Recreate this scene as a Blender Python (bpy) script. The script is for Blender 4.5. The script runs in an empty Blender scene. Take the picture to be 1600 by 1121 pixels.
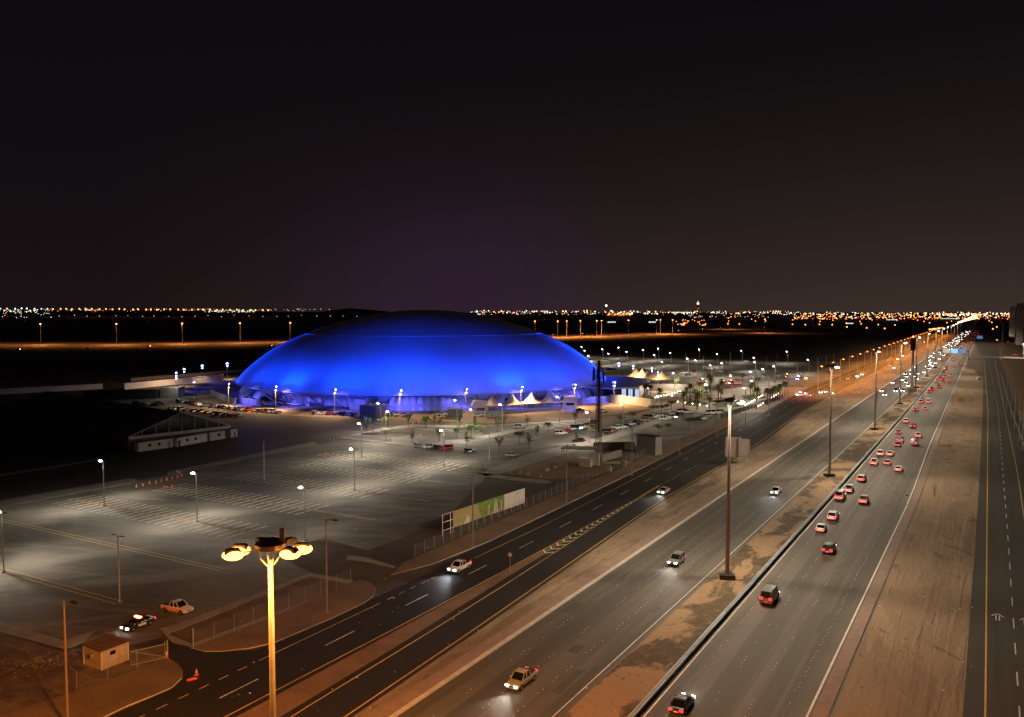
import bpy, bmesh, math, random
from mathutils import Vector, Matrix
random.seed(7)
sc = bpy.context.scene
COL = sc.collection
R = math.radians
# ------------------------------------------------------------------ camera
F, HY, H = 1300.0, 487.5, 46.0            # focal length and horizon in photo pixels, eye height in metres
PIT = math.atan((560.5 - HY) / F)
cam = bpy.data.cameras.new('camera'); co = bpy.data.objects.new('camera', cam); COL.objects.link(co)
co.location = (0, 0, H); co.rotation_euler = (math.pi / 2 - PIT, 0, 0)
cam.sensor_width = 36; cam.lens = 36 * F / 1600; cam.clip_start = 1; cam.clip_end = 60000
sc.camera = co
# ------------------------------------------------------------------ world: night sky with city sky-glow low down
W = bpy.data.worlds.new('World'); sc.world = W; W.use_nodes = True
nt = W.node_tree; nt.nodes.clear()
def N(t, ty, **k):
    n = t.nodes.new(ty)
    for a, b in k.items(): setattr(n, a, b)
    return n
def MA(t, op, a, b=None, clamp=False):
    n = N(t, 'ShaderNodeMath', operation=op, use_clamp=clamp)
    for i, v in enumerate((a, b)):
        if v is None: continue
        if isinstance(v, (int, float)): n.inputs[i].default_value = v
        else: t.links.new(v, n.inputs[i])
    return n.outputs[0]
def MIX(t, f, a, b):
    n = N(t, 'ShaderNodeMix', data_type='RGBA')
    for s, v in ((n.inputs[0], f), (n.inputs[6], a), (n.inputs[7], b)):
        if isinstance(v, (int, float)): s.default_value = v
        elif isinstance(v, tuple): s.default_value = (*v[:3], 1)
        else: t.links.new(v, s)
    return n.outputs[2]
def lin(r, g, b): return tuple(((c / 255 + .055) / 1.055) ** 2.4 if c > 10 else c / 255 / 12.92 for c in (r, g, b))
tc = N(nt, 'ShaderNodeTexCoord'); sx = N(nt, 'ShaderNodeSeparateXYZ'); nt.links.new(tc.outputs['Generated'], sx.inputs[0])
el = MA(nt, 'MAXIMUM', sx.outputs[2], 0)
up = MA(nt, 'POWER', MA(nt, 'SUBTRACT', 1, MA(nt, 'MULTIPLY', el, 2.6), clamp=True), 2.35, clamp=True)
side = MA(nt, 'ADD', MA(nt, 'MULTIPLY', sx.outputs[0], 1.15), .5, clamp=True)
hor = MIX(nt, side, lin(26, 19, 21), lin(58, 46, 40))
skyc = MIX(nt, up, lin(14, 11, 14), hor)
d_ = MA(nt, 'ADD', MA(nt, 'POWER', MA(nt, 'MULTIPLY', MA(nt, 'ADD', sx.outputs[0], .06), 6.5), 2), MA(nt, 'POWER', MA(nt, 'MULTIPLY', MA(nt, 'ADD', el, -.02), 9.5), 2))
gl = MA(nt, 'POWER', 2.718, MA(nt, 'MULTIPLY', d_, -1.0))
gl = MA(nt, 'MULTIPLY', gl, MA(nt, 'GREATER_THAN', sx.outputs[1], 0))
skyc = MIX(nt, MA(nt, 'MULTIPLY', gl, .52), skyc, lin(50, 28, 56))
bg = N(nt, 'ShaderNodeBackground'); bg.inputs[1].default_value = 1.0
out = N(nt, 'ShaderNodeOutputWorld'); nt.links.new(skyc, bg.inputs[0])
nk = N(nt, 'ShaderNodeTexSky', sky_type='NISHITA', sun_disc=False); nk.sun_elevation = R(-6); nk.sun_rotation = R(250)
b2 = N(nt, 'ShaderNodeBackground'); b2.inputs[1].default_value = .02; nt.links.new(nk.outputs[0], b2.inputs[0])
ad = N(nt, 'ShaderNodeAddShader'); nt.links.new(bg.outputs[0], ad.inputs[0]); nt.links.new(b2.outputs[0], ad.inputs[1])
nt.links.new(ad.outputs[0], out.inputs[0])
# no sun: night. Light comes from the place's lit lamps plus added projectors and mast lights.
vs = sc.view_settings; vs.view_transform = 'Standard'; vs.look = 'None'; vs.exposure = 0; vs.gamma = 1
sc.render.engine = 'CYCLES'
cy = sc.cycles; cy.use_light_tree = True; cy.max_bounces = 4; cy.diffuse_bounces = 2; cy.glossy_bounces = 2
cy.transparent_max_bounces = 12; cy.sample_clamp_indirect = 1.5; cy.sample_clamp_direct = 24; cy.use_denoising = True
cy.caustics_reflective = False; cy.caustics_refractive = False
P_MAST, P_LOT, P_SOD, P_VERGE, P_DOME, P_WALL, P_WARM, P_FARLOT, P_FARMAST = 86e3, 17e3, 240e3, 110e3, 330e3, 42e3, 34e3, 17e3, 420e3
WHITE, SOD, WARMW, BLUE, WALLB, WARM = (1, .9, .72), (1, .335, .05), (1, .80, .56), (.0005, .045, 1), (.13, .12, 1), (1, .62, .30)
# ------------------------------------------------------------------ placing helpers
cp, sp = math.cos(PIT), math.sin(PIT)
def at(px, py, z=0.0):
    """ground position (at height z) of a point measured in the photograph"""
    x = (px - 800) / F; y = -(py - 560.5) / F
    dy, dz = cp + y * sp, -sp + y * cp
    t = (z - H) / dz
    return (x * t, dy * t)
TH = math.atan(.58); U = (math.sin(TH), math.cos(TH)); V = (U[1], -U[0])
ROAD = math.atan2(U[1], U[0])             # heading of the highway
def S(s, t): return (s * U[0] + t * V[0], s * U[1] + t * V[1])
def ST(x, y): return (x * U[0] + y * U[1], x * V[0] + y * V[1])
def top2base(px, py, h):
    """base point of a pole of height h whose head is seen at px,py"""
    return at(px, py, h)
def nth(n): return {1: 'first', 2: 'second', 3: 'third', 4: 'fourth', 5: 'fifth', 6: 'sixth', 7: 'seventh', 8: 'eighth', 9: 'ninth', 10: 'tenth'}.get(n, str(n) + ('th' if 10 < n % 100 < 20 else {1: 'st', 2: 'nd', 3: 'rd'}.get(n % 10, 'th')))
def nearword(n): return 'nearest' if n == 1 else nth(n) + ' nearest'
# ------------------------------------------------------------------ materials
MATS = {}
def mat(name, col, rough=.7, metal=0, col2=None, scale=1.0, bump=0, detail=4, stretch=None, rot=0, lo=.35, hi=.65, coat=0, spec=None):
    if name in MATS: return MATS[name]
    m = bpy.data.materials.new(name); MATS[name] = m; m.use_nodes = True
    t = m.node_tree; b = t.nodes['Principled BSDF']
    b.inputs['Base Color'].default_value = (*col, 1); b.inputs['Roughness'].default_value = rough; b.inputs['Metallic'].default_value = metal
    if coat: b.inputs['Coat Weight'].default_value = coat
    if spec is not None: b.inputs['Specular IOR Level'].default_value = spec
    if col2:
        c = N(t, 'ShaderNodeTexCoord'); mp = N(t, 'ShaderNodeMapping'); t.links.new(c.outputs['Object'], mp.inputs[0])
        mp.inputs['Rotation'].default_value = (0, 0, rot)
        if stretch: mp.inputs['Scale'].default_value = stretch
        n = N(t, 'ShaderNodeTexNoise'); n.inputs['Scale'].default_value = scale; n.inputs['Detail'].default_value = detail; n.inputs['Roughness'].default_value = .62
        t.links.new(mp.outputs[0], n.inputs['Vector'])
        r = N(t, 'ShaderNodeMapRange'); r.inputs[1].default_value = lo; r.inputs[2].default_value = hi; t.links.new(n.outputs[0], r.inputs[0])
        t.links.new(MIX(t, r.outputs[0], col, col2), b.inputs['Base Color'])
        if bump:
            bp = N(t, 'ShaderNodeBump'); bp.inputs['Strength'].default_value = bump; bp.inputs['Distance'].default_value = .15
            t.links.new(n.outputs[0], bp.inputs['Height']); t.links.new(bp.outputs[0], b.inputs['Normal'])
    return m
def emit(name, col, s, samp='AUTO'):
    if name in MATS: return MATS[name]
    m = bpy.data.materials.new(name); MATS[name] = m; m.use_nodes = True
    t = m.node_tree; b = t.nodes['Principled BSDF']; b.inputs['Base Color'].default_value = (*[c * .5 for c in col], 1)
    b.inputs['Emission Color'].default_value = (*col, 1); b.inputs['Emission Strength'].default_value = s
    m.cycles.emission_sampling = samp
    return m
def layered(name, base, layers, rough=.9, bump=0.0, bumpscale=3.0, spec=.3):
    """base colour plus noise layers: (colour, scale, stretch, rot, lo, hi, amount)"""
    m = bpy.data.materials.new(name); MATS[name] = m; m.use_nodes = True
    t = m.node_tree; b = t.nodes['Principled BSDF']; b.inputs['Roughness'].default_value = rough; b.inputs['Specular IOR Level'].default_value = spec
    c = N(t, 'ShaderNodeTexCoord'); cur = base; last = None
    for col, scale, st, rot, lo, hi, amt in layers:
        r_ = N(t, 'ShaderNodeMapping'); r_.inputs['Rotation'].default_value = (0, 0, rot); t.links.new(c.outputs['Object'], r_.inputs[0])
        mp = N(t, 'ShaderNodeMapping'); mp.inputs['Scale'].default_value = st; t.links.new(r_.outputs[0], mp.inputs[0])
        n = N(t, 'ShaderNodeTexNoise'); n.inputs['Scale'].default_value = scale; n.inputs['Detail'].default_value = 5; n.inputs['Roughness'].default_value = .6
        n.inputs['Distortion'].default_value = .6
        t.links.new(mp.outputs[0], n.inputs['Vector'])
        r = N(t, 'ShaderNodeMapRange'); r.inputs[1].default_value = lo; r.inputs[2].default_value = hi; r.inputs[4].default_value = amt; t.links.new(n.outputs[0], r.inputs[0])
        cur = MIX(t, r.outputs[0], cur, col); last = n
    t.links.new(cur, b.inputs['Base Color'])
    if bump:
        n2 = N(t, 'ShaderNodeTexNoise'); n2.inputs['Scale'].default_value = bumpscale; n2.inputs['Detail'].default_value = 6; t.links.new(c.outputs['Object'], n2.inputs['Vector'])
        h = MA(t, 'ADD', n2.outputs[0], MA(t, 'MULTIPLY', last.outputs[0], 2.0))
        bp = N(t, 'ShaderNodeBump'); bp.inputs['Strength'].default_value = bump; bp.inputs['Distance'].default_value = .4
        t.links.new(h, bp.inputs['Height']); t.links.new(bp.outputs[0], b.inputs['Normal'])
    return m
AL = (1, 1, 1)
along = (.05, 1, 1)            # stretched along local x (road axis once rotated)
M_desert = layered('desert_sand', (.13, .085, .06), [((.07, .047, .036), .02, AL, 0, .4, .6, .8), ((.17, .115, .08), .3, AL, 0, .5, .7, .6)], bump=.4)
M_yard = layered('dusty_yard', (.085, .074, .064), [((.055, .047, .042), .012, AL, 0, .4, .62, .9), ((.12, .1, .085), .1, (.3, 1, 1), .3, .5, .75, .6)], bump=.15)
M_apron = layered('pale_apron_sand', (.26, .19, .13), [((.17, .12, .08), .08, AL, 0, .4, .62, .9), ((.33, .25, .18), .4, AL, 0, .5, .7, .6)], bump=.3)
M_lot = layered('dusty_asphalt_lot', (.15, .134, .118), [((.085, .075, .066), .03, AL, 0, .42, .60, .9), ((.22, .2, .175), .10, (.16, 1, 1), -.35, .50, .70, .9), ((.23, .21, .18), .35, (.10, 1, 1), .25, .52, .70, .6), ((.07, .063, .056), .07, (.3, 1, 1), .9, .56, .68, .7), ((.16, .15, .135), .9, (.15, 1, 1), -.9, .56, .72, .5)], bump=.1, rough=.85)
M_hwy = layered('worn_highway_asphalt', (.10, .09, .08), [((.048, .043, .038), .30, (.012, 1, 1), -ROAD, .45, .58, .85), ((.15, .136, .12), .34, (.02, 1, 1), -ROAD, .52, .66, .7), ((.06, .054, .048), .05, AL, 0, .5, .68, .5), ((.08, .074, .068), 6, AL, 0, .4, .7, .4)], bump=.1, rough=.75)
M_new = layered('fresh_black_asphalt', (.024, .021, .02), [((.042, .036, .032), .03, (.2, 1, 1), -ROAD, .5, .7, .8), ((.016, .014, .013), .5, AL, 0, .4, .7, .5)], rough=.7)
M_svc = layered('grey_service_asphalt', (.058, .054, .047), [((.04, .037, .033), .3, (.02, 1, 1), -ROAD, .45, .6, .8), ((.075, .07, .06), .2, (.02, 1, 1), -ROAD, .5, .7, .7)], rough=.8)
M_sand = layered('graded_sand', (.26, .195, .135), [((.16, .115, .078), .12, (.3, 1, 1), -ROAD, .42, .60, .9), ((.34, .265, .19), .5, (.12, 1, 1), -ROAD, .48, .68, .8), ((.10, .072, .048), 1.0, (.3, 1, 1), -ROAD + .15, .58, .68, .8)], bump=.7, bumpscale=2.2)
M_med = layered('oil_stained_median_sand', (.26, .175, .105), [((.055, .04, .025), .15, (.5, 1, 1), -ROAD, .455, .53, .93), ((.33, .22, .135), .7, AL, 0, .5, .8, .5), ((.08, .055, .035), .6, (.6, 1, 1), -ROAD, .6, .7, .7)], bump=.6, bumpscale=2)
M_right = layered('tyre_marked_sand', (.25, .18, .122), [((.14, .10, .068), .10, (.3, 1, 1), -ROAD, .48, .66, .8), ((.29, .22, .155), .5, (.07, 1, 1), -ROAD - .02, .5, .75, .5), ((.10, .07, .046), .28, (.3, 1, 1), -ROAD - .6, .60, .66, .8), ((.15, .108, .074), .7, (.05, 1, 1), -ROAD, .58, .72, .4)], bump=.55, bumpscale=1.3)
M_verge = layered('brown_verge_sand', (.20, .125, .078), [((.13, .082, .054), .15, AL, 0, .4, .65, .8), ((.24, .16, .11), 2, AL, 0, .5, .8, .4)], bump=.4)
M_brown = layered('brown_ground', (.16, .1, .062), [((.08, .052, .035), .25, AL, 0, .42, .6, .9), ((.22, .15, .1), .7, (.3, 1, 1), .4, .52, .7, .7)], bump=.6)
M_dirt = layered('dark_dirt', (.085, .062, .046), [((.05, .037, .029), .1, AL, 0, .4, .6, .8), ((.14, .1, .07), .6, AL, 0, .6, .75, .7)], bump=.6)
M_conc = layered('pale_concrete_paving', (.26, .235, .205), [((.18, .16, .14), .35, AL, 0, .4, .65, .8), ((.3, .27, .24), 3, AL, 0, .5, .8, .5)], bump=.1)
M_brick = layered('pinkish_brick_paving', (.25, .18, .15), [((.18, .13, .11), .6, AL, 0, .4, .6, .7), ((.28, .19, .165), 4, AL, 0, .5, .7, .5)], bump=.2)
M_plaza = layered('plaza_paving', (.34, .29, .25), [((.26, .21, .18), .12, AL, 0, .4, .6, .7)], bump=.05)
M_grass = layered('lawn', (.04, .058, .015), [((.02, .045, .01), .8, AL, 0, .4, .6, .8)], bump=.5)
M_planter = layered('planter_soil', (.15, .095, .06), [((.09, .057, .037), .2, AL, 0, .4, .62, .8)], bump=.4)
M_pw = mat('white_road_paint', (.8, .78, .73), .6, col2=(.52, .5, .46), scale=1.5)
M_py = mat('yellow_road_paint', (.72, .46, .12), .6, col2=(.48, .31, .09), scale=1.5)
M_kerb = mat('kerb_concrete', (.52, .48, .43), .8, col2=(.38, .35, .31), scale=.8)
M_pole = mat('galvanised_pole', (.42, .42, .42), .45, .5)
M_pole2 = mat('brown_painted_pole', (.24, .18, .15), .5, .2)
M_pole3 = mat('weathered_dark_pole', (.085, .075, .065), .7, col2=(.06, .052, .045), scale=1.5)
M_dark = mat('dark_metal', (.03, .03, .033), .5, .4)
M_rail = mat('sheen_tinted_steel_rail', (.34, .40, .46), .42, .25, col2=(.25, .30, .35), scale=.6)  # blue-grey base colour stands in for sky and headlamp reflections on the steel
M_mem = mat('white_roof_membrane', (.74, .74, .76), .62, col2=(.66, .66, .70), scale=.045, detail=6, bump=.02)
M_wallw = mat('white_wall_panel', (.55, .55, .57), .6, col2=(.46, .46, .5), scale=.3)
M_grey = mat('grey_corrugated_sheet', (.34, .33, .32), .55, .2, col2=(.28, .27, .26), scale=.4)
M_cream = mat('cream_rendered_wall', (.62, .55, .46), .8, col2=(.55, .48, .4), scale=.2)
M_tan = mat('tan_tent_fabric', (.62, .5, .33), .8, col2=(.52, .41, .27), scale=.5)
M_cont = mat('dark_green_container', (.055, .06, .05), .6, .1, col2=(.09, .085, .07), scale=.6)
M_hangar = mat('dark_tent_sheet', (.17, .145, .135), .8, col2=(.12, .10, .095), scale=.2)
M_cabin = mat('white_cabin_panel', (.82, .79, .74), .6, col2=(.7, .67, .62), scale=.8)
M_hut = mat('beige_hut_panel', (.42, .35, .27), .7, col2=(.34, .28, .21), scale=.9)
M_rust = mat('rusty_roof_sheet', (.16, .085, .05), .8, col2=(.11, .06, .04), scale=1.2)
M_leaf = mat('leaf_green', (.06, .10, .022), .7, col2=(.03, .055, .013), scale=3)
M_leafy = mat('yellow_green_leaf', (.17, .2, .035), .7, col2=(.09, .12, .02), scale=3)
M_bark = mat('bark', (.13, .09, .06), .9, col2=(.08, .055, .04), scale=5)
M_tyre = mat('tyre_rubber', (.012, .012, .013), .8)
M_rim = mat('wheel_rim', (.35, .35, .36), .35, .8)
M_glass = mat('car_window_glass', (.008, .009, .011), .08, 0, spec=.6)
M_trim = mat('black_trim', (.015, .015, .016), .5)
M_org = mat('orange_plastic', (.75, .11, .03), .5)
M_wp = mat('white_plastic', (.7, .68, .65), .5)
M_sign = mat('sign_back_sheet', (.30, .24, .22), .55, .3, col2=(.25, .2, .185), scale=.6)
M_ysign = mat('yellow_sign_sheet', (.75, .42, .05), .5)
M_headoff = mat('unlit_headlamp', (.55, .55, .52), .15)
M_tailoff = mat('unlit_tail_lamp', (.25, .012, .01), .2)
E_head = emit('headlamp_glow', (1, .94, .82), 60)
E_far_head = emit('distant_headlamp_glow', (1, .93, .82), 260)
E_headb = emit('cool_headlamp_glow', (.82, .9, 1), 60)
E_tail = emit('tail_lamp_glow', (1, .016, .014), 6)
E_shop = emit('shopfront_glow', (.6, .72, 1), .9)
E_lot = emit('white_lamp_glow', (1, .94, .8), 60)
E_sod = emit('sodium_lamp_glow', (1, .34, .05), 11)
E_sodr = emit('street_sodium_glow', (1, .21, .02), 9)
E_blue = emit('blue_flood_glow', (.16, .24, 1), 60)
E_warm = emit('warm_flood_glow', (1, .78, .5), 45)
E_red = emit('red_beacon_glow', (1, .06, .03), 30)
E_amb = emit('amber_beacon_glow', (1, .34, .05), 30)
E_blub = emit('blue_beacon_glow', (.12, .3, 1), 30)
E_win = emit('lit_window_glow', (.75, .82, 1), 2.6)
E_farA = emit('distant_amber_light', (1, .24, .03), 7, 'NONE')
E_farW = emit('distant_white_light', (1, .84, .6), 3.5, 'NONE')
E_farT = emit('distant_cool_light', (.6, .95, .85), 2.2, 'NONE')
# ------------------------------------------------------------------ mesh helpers
class MB:
    def __init__(s): s.v = []; s.f = []; s.m = []; s.mats = []
    def mi(s, m):
        if m not in s.mats: s.mats.append(m)
        return s.mats.index(m)
    def add(s, vs, fs, m):
        o = len(s.v); s.v += [tuple(v) for v in vs]; k = s.mi(m)
        for f in fs: s.f.append(tuple(i + o for i in f)); s.m.append(k)
    def box(s, c, d, m, rz=0, top=None):
        x, y, z = d[0] / 2, d[1] / 2, d[2] / 2; tx, ty = (x, y) if top is None else (x * top[0], y * top[1])
        p = [(-x, -y, -z), (x, -y, -z), (x, y, -z), (-x, y, -z), (-tx, -ty, z), (tx, -ty, z), (tx, ty, z), (-tx, ty, z)]
        cr, sr = math.cos(rz), math.sin(rz)
        s.add([(c[0] + a * cr - b * sr, c[1] + a * sr + b * cr, c[2] + e) for a, b, e in p],
              [(0, 3, 2, 1), (4, 5, 6, 7), (0, 1, 5, 4), (1, 2, 6, 5), (2, 3, 7, 6), (3, 0, 4, 7)], m)
    def tube(s, pts, rad, m, n=8, cap=True):
        pts = [Vector(p) for p in pts]; rs = rad if isinstance(rad, (list, tuple)) else [rad] * len(pts); vs = []; 
        for i, p in enumerate(pts):
            d = (pts[min(i + 1, len(pts) - 1)] - pts[max(i - 1, 0)]).normalized()
            a = d.cross(Vector((0, 0, 1))) if abs(d.z) < .95 else d.cross(Vector((1, 0, 0)))
            a.normalize(); b = d.cross(a)
            for k in range(n):
                w = 2 * math.pi * k / n; vs.append(p + (a * math.cos(w) + b * math.sin(w)) * rs[i])
        fs = [(i * n + k, i * n + (k + 1) % n, (i + 1) * n + (k + 1) % n, (i + 1) * n + k) for i in range(len(pts) - 1) for k in range(n)]
        if cap: fs += [tuple(range(n)), tuple((len(pts) - 1) * n + k for k in range(n))]
        s.add(vs, fs, m)
    def lathe(s, prof, m, n=16, c=(0, 0, 0)):
        vs = [(c[0] + r * math.cos(2 * math.pi * k / n), c[1] + r * math.sin(2 * math.pi * k / n), c[2] + z) for r, z in prof for k in range(n)]
        fs = [(i * n + k, i * n + (k + 1) % n, (i + 1) * n + (k + 1) % n, (i + 1) * n + k) for i in range(len(prof) - 1) for k in range(n)]
        s.add(vs, fs, m)
    def ball(s, c, r, m, n=8, sc_=(1, 1, 1)):
        vs = []; fs = []; h = n // 2
        for i in range(h + 1):
            a = math.pi * i / h
            for k in range(n):
                w = 2 * math.pi * k / n; vs.append((c[0] + r * sc_[0] * math.sin(a) * math.cos(w), c[1] + r * sc_[1] * math.sin(a) * math.sin(w), c[2] + r * sc_[2] * math.cos(a)))
        for i in range(h):
            for k in range(n): fs.append((i * n + k, i * n + (k + 1) % n, (i + 1) * n + (k + 1) % n, (i + 1) * n + k))
        s.add(vs, fs, m)
    def prism(s, poly, z0, z1, m):
        n = len(poly)
        s.add([(x, y, z0) for x, y in poly] + [(x, y, z1) for x, y in poly], [tuple(range(n))[::-1], tuple(range(n, 2 * n))] + [(i, (i + 1) % n, n + (i + 1) % n, n + i) for i in range(n)], m)
    def extr(s, prof, y0, y1, m):
        """profile in xz extruded along y"""
        n = len(prof)
        s.add([(x, y0, z) for x, z in prof] + [(x, y1, z) for x, z in prof], [tuple(range(n)), tuple(range(n, 2 * n))[::-1]] + [(i, n + i, n + (i + 1) % n, (i + 1) % n) for i in range(n)], m)
    def mesh(s, name, smooth=False):
        me = bpy.data.meshes.new(name); me.from_pydata(s.v, [], s.f)
        for m in s.mats: me.materials.append(m)
        me.polygons.foreach_set('material_index', s.m)
        me.polygons.foreach_set('use_smooth', [smooth] * len(s.f))
        bm = bmesh.new(); bm.from_mesh(me); bmesh.ops.recalc_face_normals(bm, faces=bm.faces); bm.to_mesh(me); bm.free()
        if smooth and hasattr(me, 'set_sharp_from_angle'): me.set_sharp_from_angle(angle=R(35))
        me.update(); return me
def link(name, data, parent=None, loc=(0, 0, 0), rz=0):
    o = bpy.data.objects.new(name, data); COL.objects.link(o)
    o.location = loc; o.rotation_euler = (0, 0, rz); o.parent = parent
    return o
def build(mb, name, parent=None, loc=(0, 0, 0), rz=0, smooth=False): return link(name, mb.mesh(name, smooth), parent, loc, rz)
def tag(o, label=None, cat=None, group=None, kind=None):
    if label: o['label'] = label
    if cat: o['category'] = cat
    if group: o['group'] = group
    if kind: o['kind'] = kind
    return o
def thing(name, label, cat, loc=(0, 0, 0), rz=0, group=None):
    return tag(link(name, None, None, loc, rz), label, cat, group)
def copy_tree(o, parent=None):
    c = o.copy(); COL.objects.link(c); c.parent = parent
    for ch in list(o.children): copy_tree(ch, c)
    return c
def sheet(name, pts, z, m, thick=0, kind='structure', parent=None):
    """flat ground sheet (or slab) from ground points"""
    bm = bmesh.new(); vs = [bm.verts.new((x, y, z)) for x, y in pts]; f = bm.faces.new(vs)
    bmesh.ops.triangulate(bm, faces=[f])
    if thick:
        ext = bmesh.ops.extrude_face_region(bm, geom=list(bm.faces))
        bmesh.ops.translate(bm, verts=[g for g in ext['geom'] if isinstance(g, bmesh.types.BMVert)], vec=(0, 0, thick))
    bmesh.ops.recalc_face_normals(bm, faces=bm.faces)
    me = bpy.data.meshes.new(name); bm.to_mesh(me); bm.free(); me.materials.append(m)
    if not thick:
        for p in me.polygons:
            if p.normal.z < 0: me.flip_normals(); break
    o = link(name, me, parent)
    if kind: o['kind'] = kind
    return o
def P(*a): return [at(x, y) for x, y in a]
def strip(mb, rows, z, m, thick=0):
    """rows of (s, tL, tR)"""
    for (s0, a0, b0), (s1, a1, b1) in zip(rows, rows[1:]):
        q = [S(s0, a0), S(s0, b0), S(s1, b1), S(s1, a1)]
        if thick: mb.prism(q, z, z + thick, m)
        else: mb.add([(x, y, z) for x, y in q], [(0, 1, 2, 3)], m)
def line(mb, p, q, w, z, m):
    dx, dy = q[0] - p[0], q[1] - p[1]; L = math.hypot(dx, dy) or 1; nx, ny = -dy / L * w / 2, dx / L * w / 2
    mb.add([(p[0] + nx, p[1] + ny, z), (p[0] - nx, p[1] - ny, z), (q[0] - nx, q[1] - ny, z), (q[0] + nx, q[1] + ny, z)], [(0, 1, 2, 3)], m)
LD = {}
def lamp(kind, col, power, loc, parent=None, aim=None, cone=160, blend=.6, size=.25):
    k = (kind, col, power, cone, blend, size)
    if k not in LD:
        l = bpy.data.lights.new('light', kind); l.color = col; l.energy = power; l.shadow_soft_size = size
        if kind == 'SPOT': l.spot_size = R(cone); l.spot_blend = blend
        LD[k] = l
    o = bpy.data.objects.new('light', LD[k]); COL.objects.link(o); o.parent = parent; o.location = loc
    if aim is not None: o.rotation_euler = (Vector(aim) - Vector(loc)).to_track_quat('-Z', 'Y').to_euler()
    return o
# ================================================================== GROUND AND ROADS
g = MB(); g.add([(-30000, -400, 0), (30000, -400, 0), (30000, 40000, 0), (-30000, 40000, 0)], [(0, 1, 2, 3)], M_desert)
tag(build(g, 'ground'), kind='structure')
# far rise carrying the city lights
hr = MB(); az = [R(a) for a in range(-46, 47, 2)]
def rise_h(a): d = math.degrees(a); return 34 + 22 * max(0, min(1, (-d + 2) / 26)) + 3 * math.sin(d * .5)
vs_ = []; 
for a in az:
    hh = rise_h(a)
    for D, z in ((4300, -1), (5200, hh * .55), (6400, hh), (9000, hh), (11000, -1)): vs_.append((D * math.sin(a), D * math.cos(a), z))
hr.add(vs_, [(i * 5 + j, i * 5 + j + 1, (i + 1) * 5 + j + 1, (i + 1) * 5 + j) for i in range(len(az) - 1) for j in range(4)], M_desert)
hr.add([(math.sin(R(a)) * D, math.cos(R(a)) * D, z) for a, D, z in ((-14, 14000, -1), (-12.2, 14000, 75), (-11, 14000, 105), (-9.6, 14000, 80), (-8, 14000, 40), (-5, 14000, -1), (-10, 15500, -1))], [(0, 1, 6), (1, 2, 6), (2, 3, 6), (3, 4, 6), (4, 5, 6), (0, 1, 2, 3, 4, 5)], M_desert)
tag(build(hr, 'distant_hills'), kind='structure')
# compound yard (dark hard ground around dome, hangar and car parks)
sheet('compound_yard', [at(-900, 1121), at(-900, 900), at(-700, 700), at(-300, 610), at(150, 606), at(350, 590), at(560, 570), at(900, 566), at(1160, 566), at(1180, 580)] + [S(590, -93), S(430, -92), S(300, -91.4), S(228, -89), S(168, -87.6), S(110, -84.5), S(110, -86), S(60, -88.5), S(20, -95)], .02, M_yard)
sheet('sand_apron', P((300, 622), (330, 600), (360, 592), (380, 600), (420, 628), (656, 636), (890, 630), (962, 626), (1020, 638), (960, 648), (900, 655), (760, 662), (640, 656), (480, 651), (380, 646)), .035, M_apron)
# near car park
sheet('car_park', P((-260, 880), (-60, 958), (100, 1004), (140, 1010), (205, 1008), (250, 997), (258, 984), (300, 967), (484, 895), (548, 900), (545, 872), (690, 817), (760, 745), (744, 708), (645, 698), (535, 687), (497, 695), (262, 743), (214, 752), (0, 794), (-300, 850)), .05, M_lot)
sheet('upper_car_park', P((528, 683), (642, 664), (735, 666), (872, 659), (962, 651), (1040, 640), (1120, 646), (1150, 653), (1128, 668), (1060, 686), (960, 700), (860, 725), (815, 720), (760, 737), (742, 706), (645, 696)), .055, M_lot)
fl = sheet('far_car_park', P((905, 556), (960, 556), (1060, 562), (1180, 565), (1330, 566), (1400, 568), (1330, 582), (1262, 606), (1200, 603), (1120, 604), (1040, 600), (960, 588), (905, 580)), .05, M_lot)
# concrete walks round the car parks
def walk(pts, h=.14, m=None, name='walkway', z=.0): return sheet(name, P(*pts), z, m or M_conc, thick=h)
walk([(0, 783), (205, 748), (214, 751), (205, 756), (0, 794), (-120, 815), (-120, 803)])
walk([(262, 738), (490, 691), (497, 693.5), (490, 697), (262, 743)])
walk([(-60, 751), (150, 718), (151, 720), (-60, 754)], h=.1)
walk([(530, 683), (640, 693), (742, 703.5), (742, 707), (645, 697.5), (600, 693), (530, 686)])
walk([(540, 681.5), (573, 675), (604, 668), (642, 664), (735, 666), (872, 658.5), (962, 650.5), (962, 653), (872, 661.5), (735, 669), (643, 667.5), (600, 673), (560, 681)])
walk([(724, 688), (805, 671), (842, 665.5), (852, 667), (812, 674), (742, 691)])
walk([(777, 694), (830, 684), (873, 677), (881, 678.5), (840, 687), (795, 697)])
walk([(752, 741), (762, 735), (822, 711), (880, 698), (935, 686), (990, 669), (1030, 655), (1052, 649), (1060, 651), (1040, 658), (990, 677), (940, 694), (890, 708), (840, 722), (782, 742), (757, 745)])
walk([(755, 740), (800, 746), (852, 751), (861, 754), (850, 756), (790, 750), (750, 744)])
walk([(545, 869), (575, 873), (618, 886), (615, 889), (570, 879), (540, 875)])
walk([(250, 984), (300, 968), (484, 896), (552, 908), (548, 914), (484, 902), (300, 977), (262, 992), (300, 1007), (545, 915), (548, 918), (302, 1013), (270, 1006)], h=.1)
walk([(-60, 955), (100, 1002), (150, 985), (130, 1005), (100, 1016), (-60, 975)], h=.08)
walk([(860, 660), (930, 658), (1000, 646), (1020, 640), (1030, 643), (1010, 651), (940, 664), (905, 668)], h=.1)
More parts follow.
